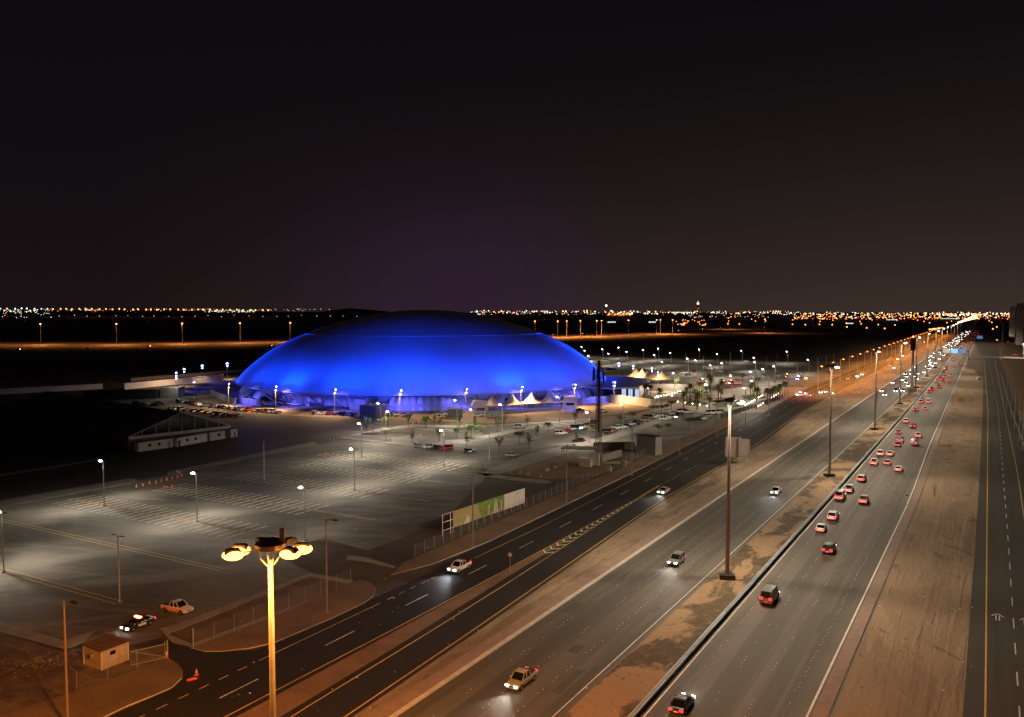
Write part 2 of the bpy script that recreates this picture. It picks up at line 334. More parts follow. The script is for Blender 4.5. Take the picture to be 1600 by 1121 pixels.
# planted brown beds inside the walks
sheet('planter_bed', P((267, 990), (300, 979), (484, 903), (546, 913), (302, 1006)), .09, M_planter)
sheet('dirt_patch', P((764, 739), (824, 715), (890, 711), (935, 702), (960, 735), (930, 745), (862, 750)), .075, M_verge)
sheet('dirt_patch', [at(545, 874), at(690, 817), at(760, 790), at(862, 755), at(960, 736), at(1060, 700), at(1140, 672)] + [S(330, -93.6), S(298, -91.6), S(228, -89.2), S(168, -87.8), S(122, -88.5)] + [at(600, 886)], .06, M_dirt)
sheet('dirt_patch', P((-400, 1121), (-300, 1020), (0, 990), (100, 1020), (128, 1012), (205, 1022), (262, 1030), (258, 1036), (160, 1068), (0, 1121), (-60, 1180)), .062, M_brown)
# verge islands with kerbs beside the service road
def island(px_pts, name='verge_island'):
    pts = P(*px_pts) if not isinstance(px_pts[0], list) else px_pts[0]
    sheet(name, pts, 0, M_kerb, thick=.14)
    cx = sum(p[0] for p in pts) / len(pts); cy_ = sum(p[1] for p in pts) / len(pts)
    bm = bmesh.new(); vs = [bm.verts.new((x, y, .155)) for x, y in pts]; f = bm.faces.new(vs)
    r = bmesh.ops.inset_region(bm, faces=[f], thickness=.35)
    bmesh.ops.delete(bm, geom=r['faces'], context='FACES')
    bmesh.ops.triangulate(bm, faces=bm.faces[:]); bmesh.ops.recalc_face_normals(bm, faces=bm.faces)
    me = bpy.data.meshes.new('verge_sand'); bm.to_mesh(me); bm.free(); me.materials.append(M_verge)
    if me.polygons and me.polygons[0].normal.z < 0: me.flip_normals()
    tag(link('verge_sand', me), kind='structure')
island([(298, 1014), (420, 968), (548, 912), (566, 908), (580, 912), (588, 921), (584, 932), (570, 943), (520, 967), (430, 1005), (390, 1014), (345, 1019), (318, 1019)])
island([(262, 1030), (276, 1038), (285, 1048), (284, 1061), (268, 1076), (240, 1088), (200, 1104), (150, 1128), (0, 1200), (-100, 1240), (-160, 1200), (0, 1121), (160, 1068), (225, 1044)])
island([[S(122, -87.4), S(113, -90), S(120, -92.5), S(168, -93.5), S(228, -94), S(298, -96.5), S(338, -99.5), S(368, -103), S(372, -100), S(366, -95), S(350, -93), S(338, -92.4), S(298, -91.2), S(228, -88.6), S(168, -87.1), S(140, -86.4)]])
# service road with slip lane
a = MB()
strip(a, [(-20, -85.8, -60), (60, -85.8, -61.4), (100, -85.6, -63.2), (190, -87.2, -68.6), (298, -90.6, -69.4), (400, -94, -75.2), (700, -96, -78.6), (1500, -98, -82), (2600, -100, -86)], .062, M_new)
sheet('driveway', P((205, 1010), (250, 999), (302, 1011), (322, 1021), (400, 1017), (440, 1008), (300, 1072), (226, 1097), (240, 1089), (270, 1077), (286, 1061), (286, 1047), (262, 1029), (240, 1022)), .08, M_new)
sheet('driveway', [S(98, -85), S(121, -85), S(116, -90), S(121, -94), S(125, -117), S(112, -117), S(106, -100)], .079, M_dirt)
tag(build(a, 'service_road'), kind='structure')
a = MB()                                        # sandy divider between service road and slip lane
strip(a, [(20, -73.4, -64.5), (67, -73.3, -69.0), (88, -73.4, -69.9), (110, -73.7, -71.2), (135, -74.0, -72.6), (150, -74.1, -73.4)], .07, M_verge)
tag(build(a, 'road_divider_sand'), kind='structure')
# sandy strip, brick edge and kerb left of the highway
a = MB(); strip(a, [(-20, -60.2, -59.9), (60, -61.6, -60.2), (100, -63.4, -60.2), (190, -68.8, -60.2), (298, -69.6, -60.2), (400, -75.4, -60.4), (800, -79, -60.8), (2600, -86, -64)], .05, M_sand); tag(build(a, 'sand_strip'), kind='structure')
a = MB(); strip(a, [(-20, -60.4, -58.2), (150, -60.4, -58.2), (800, -60.6, -58.4), (2600, -65, -62)], .06, M_brick); tag(build(a, 'brick_edge_paving'), kind='structure')
a = MB(); strip(a, [(-20, -58.2, -57.5), (150, -58.2, -57.5), (800, -58.5, -57.8), (2600, -62.1, -61.4)], 0, M_kerb, thick=.2); tag(build(a, 'kerb'), kind='structure')
# highway carriageways
a = MB(); strip(a, [(-20, -57.6, -41.1), (300, -57.6, -41.6), (800, -57.9, -43), (2600, -61.5, -48)], .062, M_hwy); tag(build(a, 'highway_oncoming_carriageway'), kind='structure')
a = MB(); strip(a, [(-20, -41.2, -34), (300, -41.7, -34), (800, -43.1, -36), (2600, -48.1, -42)], .05, M_med); tag(build(a, 'median'), kind='structure')
a = MB(); strip(a, [(-20, -34.2, -16.9), (225, -34.4, -16.5), (400, -34.3, -18.2), (915, -36.5, -22.2), (1500, -38, -25), (2600, -43, -32)], .062, M_hwy); tag(build(a, 'highway_outbound_carriageway'), kind='structure')
a = MB(); strip(a, [(-20, -17.0, -15.35), (225, -16.6, -14.9), (400, -18.3, -16.8), (915, -22.3, -21.2), (1500, -25.1, -24)], 0, M_brick, thick=.13); tag(build(a, 'brick_shoulder'), kind='structure')
a = MB(); strip(a, [(-20, -15.34, -15.1), (225, -14.89, -14.65), (400, -16.8, -16.6), (915, -21.2, -21)], .045, M_trim); tag(build(a, 'gutter'), kind='structure')
a = MB(); strip(a, [(-20, -15.2, -1.4), (225, -14.7, -2.2), (450, -17.0, -3.8), (640, -19, -6), (760, -20, -14)], .04, M_right); tag(build(a, 'tracked_sand_strip'), kind='structure')
a = MB(); strip(a, [(-20, -1.5, 14), (225, -2.3, 13), (450, -3.8, 10), (700, -6, 8), (1000, -14, 4), (1500, -24, -12)], .064, M_svc); tag(build(a, 'right_service_road'), kind='structure')
a = MB(); strip(a, [(450, 9.8, 22), (700, 8, 40), (1000, 5, 60), (1300, 5, 60)], .03, M_verge); strip(a, [(100, 14, 40), (225, 13, 34), (450, 10, 12)], .03, M_sand); tag(build(a, 'right_verge'), kind='structure')
# markings
mk = MB()
def lane_line(t_of, s0, s1, w, m, dash=None, z=.085, step=25, zz=None):
    s = s0
    while s < s1:
        e = min(s1, s + (dash[0] if dash else step)); line(mk, S(s, t_of(s)), S(e, t_of(e)), w, z, m); s = e + (dash[1] if dash else 0)
def lerp(tab):
    def f(s):
        if s <= tab[0][0]: return tab[0][1]
        for (a_, b_), (c_, d__) in zip(tab, tab[1:]):
            if s <= c_: return b_ + (d__ - b_) * (s - a_) / (c_ - a_)
        return tab[-1][1]
    return f
t_sl = lerp([(0, -82.5), (160, -82.9), (300, -87.6), (385, -90.5), (1500, -94)])
t_sm = lerp([(0, -74.8), (112, -74.0), (190, -74.9), (200, -75.2)])
t_dash = lerp([(0, -78.6), (130, -78.6), (160, -79.1), (190, -80.2), (300, -83.8), (385, -86.5), (1500, -92)])
t_pL = lerp([(0, -63.5), (67, -67.9), (88, -68.8), (105, -69.3), (192, -74.9)])
t_pR = lerp([(0, -59.6), (70, -62.6), (92, -63.6), (194, -69.4), (281, -69.9), (385, -75.4), (800, -79), (1500, -82)])
lane_line(t_sl, 40, 56, .16, M_py); lane_line(t_sl, 57.5, 74, .16, M_py, (1.5, 1.5)); lane_line(t_sl, 76, 101, .16, M_py)
lane_line(t_sl, 103, 128, .16, M_py, (1.5, 1.5)); lane_line(t_sl, 129, 900, .16, M_py)
lane_line(t_sm, 20, 196, .17, M_py); lane_line(t_pL, 20, 196, .17, M_py); lane_line(t_pR, 20, 1100, .18, M_py)
s = 48.0
while s < 900: line(mk, S(s, t_dash(s)), S(s + 6, t_dash(s + 6)), .16, .085, M_pw); s += 18.1
lane_line(lerp([(192, -75.0), (200, -75.6), (285, -76.3), (420, -81.5)]), 193, 208, .5, M_py)
lane_line(lerp([(192, -75.0), (200, -75.6), (285, -76.3), (420, -81.5)]), 209, 420, .16, M_pw, (1.3, 1.7))
for k in range(17):                             # chevrons in the merging nose
    s = 140 + k * 2.9; tl, tr = t_sm(s) + .2, t_pL(s) - .2; 
    if tr < tl: tl, tr = tr, tl
    tm = (tl + tr) / 2
    line(mk, S(s, tl), S(s - 1.6, tm), .32, .082, M_pw); line(mk, S(s - 1.6, tm), S(s - .2, tr), .32, .082, M_pw)
lane_line(lambda s: -42.2 - max(0, s - 300) * .0025, -10, 1500, .14, M_pw)
lane_line(lerp([(96, -17.25), (224, -16.85), (313, -18.3), (542, -19.9), (915, -22.7), (1330, -24.8)]), -10, 1300, .26, M_pw)
lane_line(lerp([(0, -33.2), (430, -33.4), (1300, -36.5)]), -10, 1000, .16, M_pw)
lane_line(lerp([(100, .35), (212, -.3), (450, -1.7), (900, -8)]), -10, 900, .2, M_py)
lane_line(lerp([(110, 3.7), (200, 3.5), (453, 2.4), (900, -4)]), 0, 800, .15, M_pw, (4.5, 6.2))
lane_line(lerp([(177, 6.9), (275, 6.8), (455, 5.0), (900, 1)]), -10, 900, .18, M_py)
lane_line(lerp([(200, 11.6), (320, 10.2), (455, 7.6), (700, 5)]), -10, 700, .18, M_pw)
for tt in (1.6, 5.2):                           # straight-on arrows
    x0 = 141.5
    line(mk, S(x0, tt - .22), S(x0 + 2.3, tt - .22), .16, .085, M_pw); line(mk, S(x0, tt + .22), S(x0 + 2.3, tt + .22), .16, .085, M_pw)
    line(mk, S(x0 + 1.9, tt - .8), S(x0 + 3.2, tt), .2, .086, M_pw); line(mk, S(x0 + 1.9, tt + .8), S(x0 + 3.2, tt), .2, .087, M_pw)
tag(build(mk, 'road_markings'), kind='structure')
# bays
bk = MB()
def yl(s, t0, t1, w=.2): line(bk, S(s, t0), S(s, t1), w, .075, M_py)
for s in (80.0, 81.2): yl(s, -215, -118.5)
for s in (99.8, 101.0): yl(s, -215, -117.8)
for s0, t0 in ((120.6, -194), (142, -186), (162.6, -182), (183, -178), (202.4, -186)):
    yl(s0 - .45, t0 - 2, -117.5 if s0 < 180 else -128); yl(s0 + .45, t0 - 2, -117.5 if s0 < 180 else -128)
    t = t0
    while t < -133.5:
        line(bk, S(s0 + .5, t), S(s0 + 5.6, t), .31, .08, M_pw); line(bk, S(s0 - .5, t), S(s0 - 5.6, t), .31, .08, M_pw); t += 2.5
line(bk, at(665, 751), at(735, 759), .14, .075, M_pw)
for (a0, b0), (a1, b1), n in (((655, 672), (720, 676), 22), ((600, 679), (665, 686), 18), ((800, 664), (850, 662), 12), ((850, 672), (905, 660), 14), ((870, 700), (935, 690), 10)):
    for k in range(n):
        u = k / n; p = at(a0 + (a1 - a0) * u, b0 + (b1 - b0) * u); line(bk, p, (p[0] + U[0] * 5, p[1] + U[1] * 5), .12, .08, M_pw)
tag(build(bk, 'bay_markings'), kind='structure')
# repair patches, joints and oil marks on the highway
M_patch = mat('asphalt_repair', (.055, .049, .044), .8, col2=(.04, .036, .032), scale=1.2); M_joint = mat('bitumen_joint', (.03, .027, .025), .7)
pt = MB()
for k in range(46):
    s = random.uniform(70, 420); t = random.choice((-55.4, -51.6, -47.9, -44.2, -31.6, -27.9, -24.2, -20.6)) + random.uniform(-.5, .5); L = random.uniform(1.2, 9); w_ = random.uniform(.5, 2.6)
    pt.add([(*S(s + a_, t + b_5), .0665 + .0004 * k) for a_, b_5 in ((0, -w_ / 2), (0, w_ / 2), (L, w_ / 2 * random.uniform(.8, 1)), (L * random.uniform(.9, 1), -w_ / 2))], [(0, 1, 2, 3)], M_patch)
for t in (-49.8, -45.9, -29.6, -22.4):
    for k in range(14): s = 60 + k * 30 + random.uniform(0, 8); line(pt, S(s, t + random.uniform(-.05, .05)), S(s + random.uniform(10, 26), t + random.uniform(-.05, .05)), .07, .086, M_joint)
for k in range(9): s = 80 + k * 33 + random.uniform(-8, 8); line(pt, S(s, -33), S(s + random.uniform(-.6, .6), -17.6), .09, .0861, M_joint); line(pt, S(s + 9, -57.3), S(s + 9.4, -42.4), .09, .0862, M_joint)
tag(build(pt, 'asphalt_patches'), kind='structure')
# raised reflective studs: uncountable small dots along lanes
st = MB(); E_stud = mat('reflective_stud', (.85, .82, .75), .3)
for t in (-53.9, -50.1, -46.3, -31.2, -27.4, -23.4, -19.6):
    s = 60
    while s < 330:
        if random.random() < .62:
            x, y = S(s, t - (0 if s < 250 else (s - 250) * (.004 if t > -40 else 0)) + random.uniform(-.16, .16)); st.box((x, y, .085), (.10, .08, .04), E_stud, ROAD)
        s += 1.25 if t in (-46.3, -19.6, -31.2) else (1.1 if int(s / 4.4) % 3 == 0 else 4.4)
tag(build(st, 'lane_studs'), kind='structure')
# ================================================================== LIT MASTS AND LAMPS
def pole_parts(root, h, r0, r1, m, base=True):
    p = MB(); p.tube([(0, 0, 0), (0, 0, h)], [r0, r1], m, 10); build(p, 'pole', root, smooth=True)
    if base:
        b = MB(); b.box((0, 0, .12), (r0 * 4, r0 * 4, .24), M_conc); build(b, 'base_plate', root)
# high mast: crown ring with floodlights
def high_mast(lit, col, em, power, glow):
    root = link('high_mast_light', None); h = 31.7 if glow else 31
    p = MB(); p.tube([(0, 0, .6), (0, 0, h - 1)], [.27, .15] if glow else [.36, .2], M_pole3 if glow else M_pole2, 18); build(p, 'pole', root, smooth=True)
    b = MB(); b.box((0, 0, .42), (2.6, 1.7, .84), M_dark); build(b, 'foundation_block', root)
    c = MB(); c.lathe([(.0, .62), (.6, .58), (.95, .35), (.9, .05), (.4, -.1), (0, -.1)], M_pole2, 12, (0, 0, h - .3))
    for k in range(4):
        w = k * math.pi / 2 + .5; c.tube([(.2 * math.cos(w), .2 * math.sin(w), h - 1.35), (.6 * math.cos(w), .6 * math.sin(w), h - .85), (.62 * math.cos(w), .62 * math.sin(w), h - .3)], .05, M_pole, 6)
    c.box((.7, .2, h + .55), (.28, .25, .75), M_pole2)
    build(c, 'crown', root)
    for i, (w, L) in enumerate(((R(8), 1.9), (R(-28), 1.55), (R(172), 1.9), (R(-160), 2.2), (R(60), 1.7), (R(120), 1.7))):
        x, y = L * math.cos(w), L * math.sin(w); z = h - .35
        f = MB(); f.tube([(.6 * math.cos(w), .6 * math.sin(w), z), (x * .8, y * .8, z)], .05, M_pole, 6)
        f.box((x, y, z + .16), (1.05, .55, .26), M_pole2, w, top=(.7, .8)); fo = build(f, 'floodlight', root)
        if i in lit:
            e = MB(); e.ball((x, y, z - .1), .46, em, 20, (1.4, 1.05, .7)) if glow else e.ball((x, y, z - .06), .46, em, 10, (1.4, 1.1, .8)); build(e, 'lens', fo, smooth=True)
    for k_, (w, L) in enumerate(((R(8), 1.9), (R(172), 1.9), (R(-80), 1.1)) if glow else ((R(8), 1.9), (R(172), 1.6))): lamp('SPOT', col, power / (3 if glow else 2), (L * math.cos(w), L * math.sin(w), h - .95), root, (L * math.cos(w) * .8, L * math.sin(w), 0), 172, .3, .35)
    return root
sod = high_mast((0, 1, 2, 3), SOD, E_sod, P_SOD, True)
x, y = S(36, -38.9); sod.location = (x + .65, y, 0); sod.rotation_euler = (0, 0, R(4))
tag(sod, 'nearest tall mast in the foreground, four orange sodium floodlights glowing round its crown', 'light mast', 'high mast lights along the median')
sm = copy_tree(sod); x, y = S(-68, -38.7); sm.location = (x, y, 0); tag(sm, 'tall mast with orange sodium floodlights standing in the median behind the viewpoint')
wm = high_mast((0,), WARMW, E_lot, P_MAST, False)
ss = [140.7, 243.9, 349.9, 453.8, 556, 658, 760, 862, 964, 1066, 1170, 1280, 1400]
for i, s in enumerate(ss):
    o = wm if i == 0 else copy_tree(wm); t = -38.7 - max(0, s - 200) * .0045
    x, y = S(s, t); o.location = (x, y, 0); o.rotation_euler = (0, 0, R(-12 + 23 * (i % 3)))
    tag(o, f'grey high mast on a dark block in the sandy median, {nearword(i + 2)} of the row', 'light mast', 'high mast lights along the median')
# verge poles: t=-87.2 every 41.2 m, unlit near, sodium lit beyond
def verge_pole(lit):
    root = link('street_lamp', None); h = 14.5
    pole_parts(root, h, .17, .09, M_pole2 if not lit else M_pole)
    a = MB(); a.tube([(0, 0, h - .3), (.5, 0, h), (1.5, 0, h + .12)], .05, M_pole2, 6); build(a, 'arm', root)
    f = MB(); f.box((1.9, 0, h + .12), (1.0, .38, .2), M_dark, 0, top=(.7, .7)); hd = build(f, 'lamp_head', root)
    if lit:
        e = MB(); e.ball((1.9, 0, h - .05), .42, E_sodr, 8, (1.5, 1.1, .7)); build(e, 'lens', hd)
        lamp('SPOT', SOD, P_VERGE, (1.9, 0, h - .3), root, (2.5, 0, 0), 165, .5, .3)
    return root
vp0 = vp1 = None; n0 = n1 = 0
for i in range(46):
    s = 52.7 + 41.2 * i; t = -87.2 if s < 310 else -87.2 - (s - 310) * .004
    if s < 480:
        o = verge_pole(False) if vp0 is None else copy_tree(vp0); vp0 = vp0 or o; n0 += 1
        tag(o, f'unlit brown street pole on the left verge of the service road, {nearword(n0)}', 'street lamp', 'unlit poles on the service road verge')
    else:
        o = verge_pole(True) if vp1 is None else copy_tree(vp1); vp1 = vp1 or o; n1 += 1
        tag(o, f'lit orange street lamp in the receding row beside the service road, {nearword(n1)}', 'street lamp', 'orange lamps along the service road')
    x, y = S(s, t); o.location = (x, y, 0); o.rotation_euler = (0, 0, math.atan2(V[1], V[0]))
# car park lamps: twin arms, left head lit
def lot_lamp(lit, power):
    root = link('car_park_lamp', None); h = 10.7
    pole_parts(root, h, .13, .085, M_pole)
    for sgn in (-1, 1):
        a = MB(); a.tube([(0, 0, h - .15), (sgn * .75, 0, h + .12)], .04, M_pole, 6); a.box((sgn * 1.05, 0, h + .12), (.75, .3, .1), M_dark); hd = build(a, 'lamp_head', root)
        if lit and sgn < 0:
            e = MB(); e.ball((-1.05, 0, h + .0), .34, E_lot, 8, (1.5, 1.1, .7)); build(e, 'lens', hd)
    if lit:                                # batwing optics: one broad downward beam, two thrown sideways
        lamp('SPOT', WHITE, power * .5, (-1.0, 0, h - .32), root, (-.6, 0, 0), 168, .4, .2)
        for sg in (-1, 1): lamp('SPOT', WHITE, power * .75, (-1.0, 0, h - .32), root, (-5, sg * 17, 0), 92, 1.0, .2)
    return root
la, lb, lc, lx = lot_lamp(True, P_LOT), lot_lamp(False, 0), lot_lamp(True, P_FARLOT), lot_lamp(True, P_LOT * .3)
LR = math.atan2(V[1], V[0])
used = set()
def put_lamp(proto, x, y, label, group, rz=LR):
    o = proto if proto.name not in used else copy_tree(proto); used.add(proto.name)
    o.location = (x, y, 0); o.rotation_euler = (0, 0, rz); tag(o, label, 'lamp post', group); return o
G1 = 'lamp posts of the near car park'
for (px, py), p, l in (((6, 895), la, 'lit lamp post at the end of the yellow double line by the left picture edge'),
    ((187, 942), lb, 'unlit lamp post on the yellow double line above the police car'),
    ((163, 791), la, 'lit lamp post at the left end of the front bay row'), ((308, 816), la, 'lit lamp post in the middle of the front bay row'),
    ((477, 845), lx, 'dimly lit lamp post at the right end of the front double line'),
    ((413, 751), lb, 'unlit lamp post at the left end of the third bay row'), ((554, 767), la, 'lit lamp post at the right end of the third bay row'),
    ((565.5, 715), la, 'lit lamp post at the left of the rearmost bay row'), ((694, 729), la, 'lit lamp post at the right end of the rearmost bay row')):
    x, y = at(px, py); put_lamp(p, x, y, l, G1)
G2 = 'lamp posts of the upper car park'
for (px, py), p, l in (((594, 630), la, 'lit lamp post right beside the dark roofed container'), ((609, 643), la, 'lit lamp post on the walkway below the dark container'),
    ((714, 625), la, 'lit lamp post in front of the small grey shed'), ((739, 640), la, 'lit lamp post right of the small grey shed'),
    ((785, 632), lx, 'dim lamp post in front of the left end of the tan tent'), ((764.5, 665), lb, 'unlit lamp post behind the silver and police cars'),
    ((874, 620), la, 'lit lamp post before the right end of the tan tent'), ((921, 644), la, 'lit lamp post among the cars left of the telecom tower'),
    ((973.7, 632), lx, 'dim lamp post behind the car row right of the telecom tower')):
    x, y = top2base(px, py, 10.9); put_lamp(p, x, y, l, G2)
G3 = 'lamp posts of the far car park'
far = [(910, 542, 1), (915, 548, 1), (921, 556, 1), (942.5, 546, 1), (952.5, 552.5, 1), (968, 543, 1), (980.6, 549.6, 1), (995, 558.7, 0), (1006, 547, 1), (1024, 554.6, 1), (1029.6, 545, 1), (1036.5, 565.4, 1), (1049, 551.6, 1), (1072, 549, 0), (1075.6, 560.4, 1), (1089, 563, 1), (1093.7, 546, 1), (1099, 557, 0), (1122, 553.5, 1), (1112, 570.6, 1), (1130, 567.5, 1), (1141, 551, 0), (1160, 548, 1), (1180, 559, 1), (1181, 566, 1), (1175, 581, 1), (1194, 576.5, 1), (1197.5, 555.6, 0), (1211.5, 572.5, 1), (1214, 552.5, 0), (1231, 549.4, 1), (1246, 566, 0), (1264.5, 562, 1), (1278, 559, 0), (1291, 555, 0), (1303, 552.5, 0)]
for i, (px, py, l_) in enumerate(sorted(far)):
    x, y = top2base(px, py, 10.9)
    put_lamp(lc if l_ else lb, x, y, f'{"lit" if l_ else "unlit"} lamp post of the far car park right of the dome, {nth(i + 1)} from the left', G3)
G4 = 'lamp posts around the palm plaza'
for px, py, l in ((1054.5, 583, 'lamp post at the left end of the plaza, behind the cream wall end'), (1144, 587, 'lamp post behind the red flashing fire engines'), (1177, 595, 'twin lamp post right of the red flashing vehicles'), (1166, 606, 'lamp post between the palms in the middle of the plaza'), (1106, 601, 'lamp post at the right end of the rear cream wall'), (1031, 619.5, 'short bright lamp beside the cream wall end')):
    x, y = top2base(px, py, 10.9); put_lamp(la if px != 1031 else lx, x, y, 'white ' + l, G4)
# ================================================================== DOME
DC = (-50.6, 483.4); RZ = 7.8
def zdome(r_): return 47.3 - 39.4 * (r_ / 105) ** (2.1 + 1.25 * (r_ / 105) ** 3)
prof = [(105, 7.6), (105.5, 8.2)] + [(r_, zdome(r_)) for r_ in (104.6, 103.5, 102, 100, 97.5, 95, 92, 89, 86, 83, 80, 77, 74, 71, 67.6)]
top = [(67.2, zdome(67.2) - .12)] + [(r_, zdome(r_) - .12) for r_ in (64, 60, 56, 52, 47, 42, 36, 30, 23, 16, 8, .01)]
dome = thing('domed_arena', 'huge shallow white dome floodlit deep blue, its crown dark against the night sky', 'arena', (*DC, 0))
NS = 144
def dome_lathe(pr, m, n=NS):
    d = MB(); d.lathe(pr, m, n); return d
m_dome = MATS['white_roof_membrane']
t_ = m_dome.node_tree                                  # faint radial welded seams
c_ = N(t_, 'ShaderNodeTexCoord'); sxx = N(t_, 'ShaderNodeSeparateXYZ'); t_.links.new(c_.outputs['Object'], sxx.inputs[0])
ang = MA(t_, 'ARCTAN2', sxx.outputs[1], sxx.outputs[0]); fr = MA(t_, 'ABSOLUTE', MA(t_, 'SINE', MA(t_, 'MULTIPLY', ang, 24)))
seam = MA(t_, 'LESS_THAN', fr, .035)
b_ = t_.nodes['Principled BSDF']; src = b_.inputs['Base Color'].links[0].from_socket
t_.links.new(MIX(t_, MA(t_, 'MULTIPLY', seam, .35), src, (.5, .5, .55)), b_.inputs['Base Color'])
build(dome_lathe(prof, m_dome), 'roof_skirt', dome, smooth=True)
build(dome_lathe(top, m_dome), 'roof_crown', dome, smooth=True)
d = MB(); d.lathe([(67.75, zdome(67.6) - .2), (67.7, zdome(67.6) + .12), (67.3, zdome(67.6) + .2), (67.0, zdome(67.6) - .1)], M_mem, NS); build(d, 'ridge_ring', dome, smooth=True)
d = MB(); d.lathe([(104.6, 7.7), (96, 7.2), (87, 7.4)], M_wallw, NS); build(d, 'soffit', dome)
d = MB(); d.lathe([(87, 0), (87, 7.4)], M_wallw, NS); build(d, 'perimeter_wall', dome)
cd = math.atan2(-DC[1], -DC[0])          # direction from dome centre to the camera
def dpol(r, a): return (r * math.cos(cd + a), r * math.sin(cd + a))
vst = MB()
def vstrut(a, r=99.5):
    q = MB()
    for sg in (-1, 1):
        x0, y0 = dpol(r - 7, a); x1, y1 = dpol(r + 2, a + sg * .045); x2, y2 = dpol(r - 7, a + sg * .03)
        q.tube([(x0, y0, 0), (x1, y1, 7.8)], [.3, .22], M_grey, 6); q.tube([(x2, y2, 0), (x1, y1, 7.8)], .1, M_grey, 6)
    build(q, 'support_strut', dome)
# angles measured across the front: negative = left in the photograph
def ang_of(px, py=640): x, y = at(px, py); return math.atan2(y - DC[1], x - DC[0]) - cd
def front(px, r):
    """angle on circle r for photo column px (front side)"""
    k = (px - 800) / F * cp; th = math.atan(k); dd = math.hypot(*DC); phi = math.atan2(DC[0], DC[1])
    b = th - phi; return math.asin(max(-1, min(1, dd * math.sin(b) / r))) - b
for px in (418, 440, 467, 503, 537, 590 - 62, 740, 765, 783, 805, 821, 848): 
    pass
for px in (420, 445, 470, 500, 536, 752, 787, 820, 852): vstrut(front(px, 95))
def sgn_ang(px, r): return front(px, r)
ducts = [(352, 5), (360, 5), (368, 5), (380, 4.2), (396, 4.6)]
def duct(a, r0=88, L=11, rad=1.9, hz=4.6):
    q = MB(); pts = []
    for k in range(7):
        w = math.pi / 2 * k / 6; pts.append((r0 + L * .55 + rad * 1.3 * math.sin(w) * 1.6, hz - (1 - math.cos(w)) * rad * 1.6))
    pts = [(r0 - .5, hz)] + pts + [(pts[-1][0], .3)]
    q.tube([(*dpol(rr, a), z) for rr, z in pts], rad, M_wallw, 14); build(q, 'air_duct', dome, smooth=True)
for px in (612, 623, 634, 645, 657, 668, 680, 692, 703, 572): duct(front(px, 98))
for px in (866, 876, 886, 895, 903, 911, 919): duct(front(px, 99), rad=2.2)
for px in (371, 381, 394, 405): duct(front(px, 98) - 0, rad=2.2, L=14)
for a in (-1.28, -1.33, -1.38, -1.52, -1.60): duct(a, L=15, rad=2.3)
for a in (1.18, 1.24): duct(a, L=15, rad=2.5)
for px in (453, 486, 552, 733, 769, 803, 836):
    a = front(px, 88); q = MB(); x, y = dpol(87.3, a); q.box((x, y, 2.3), (.3, 4.5, 4.6), M_grey, cd + a); build(q, 'door', dome)
for px in (757, 761, 792, 796, 800):
    a = front(px, 88); q = MB(); x, y = dpol(87.35, a); q.box((x, y, 1.7), (.3, 1.5, 3.2), M_trim, cd + a); build(q, 'doorway', dome)
for px, w_, h_ in ((563, 6, 4.5), (597, 5, 3), (640, 3, 2.2), (460, 4, 2.2), (480, 3, 1.8)):
    a = front(px, 92); q = MB(); x, y = dpol(91.5, a); q.box((x, y, h_ / 2), (3, w_, h_), M_wallw, cd + a); build(q, 'plant_unit', dome)
# entrance annexe with wide blue-lit canopy, right of the dome
an = thing('entrance_building', 'low entrance building with flat blue-lit canopy and glass front right of the dome', 'building')
cz = 6.2
q = MB(); q.prism([at(x, y, cz) for x, y in ((898, 606), (925, 606.5), (957, 609), (998, 606), (1016, 597.5), (972, 590), (944, 590), (930, 594))], cz, cz + .7, M_wallw); build(q, 'canopy', an)
q = MB(); A0, A1, A2, A3 = at(968, 621.5), at(999, 622.5), at(1012, 608), at(950, 606); q.prism([A0, A1, A2, A3], 0, cz - .05, M_wallw); build(q, 'wall', an)
g0 = Vector(A0); g1 = Vector(A1); dv = (g1 - g0)
gw = MB(); nn = Vector((dv.y, -dv.x)).normalized() * .25
for k in range(9):
    a_, b_2 = g0 + dv * (k / 9 + .012) + nn, g0 + dv * ((k + 1) / 9 - .012) + nn
    gw.add([(a_.x, a_.y, .3), (b_2.x, b_2.y, .3), (b_2.x, b_2.y, 4.8), (a_.x, a_.y, 4.8)], [(0, 1, 2, 3)], E_shop if k % 3 else M_glass)
build(gw, 'glass_front', an)
q = MB(); q.add([(*at(974, 596, 4), 4.0), (*at(996, 598.5, 3), 3.0), (*at(1000, 594.5, 5.5), 5.5), (*at(982, 592.5, 7), 7)], [(0, 1, 2, 3)], M_wallw)
for px, py in ((972, 600), (998, 606)): q.box((*at(px, py, 3), 3), (.5, .5, 6), M_grey)
build(q, 'side_canopy', an)
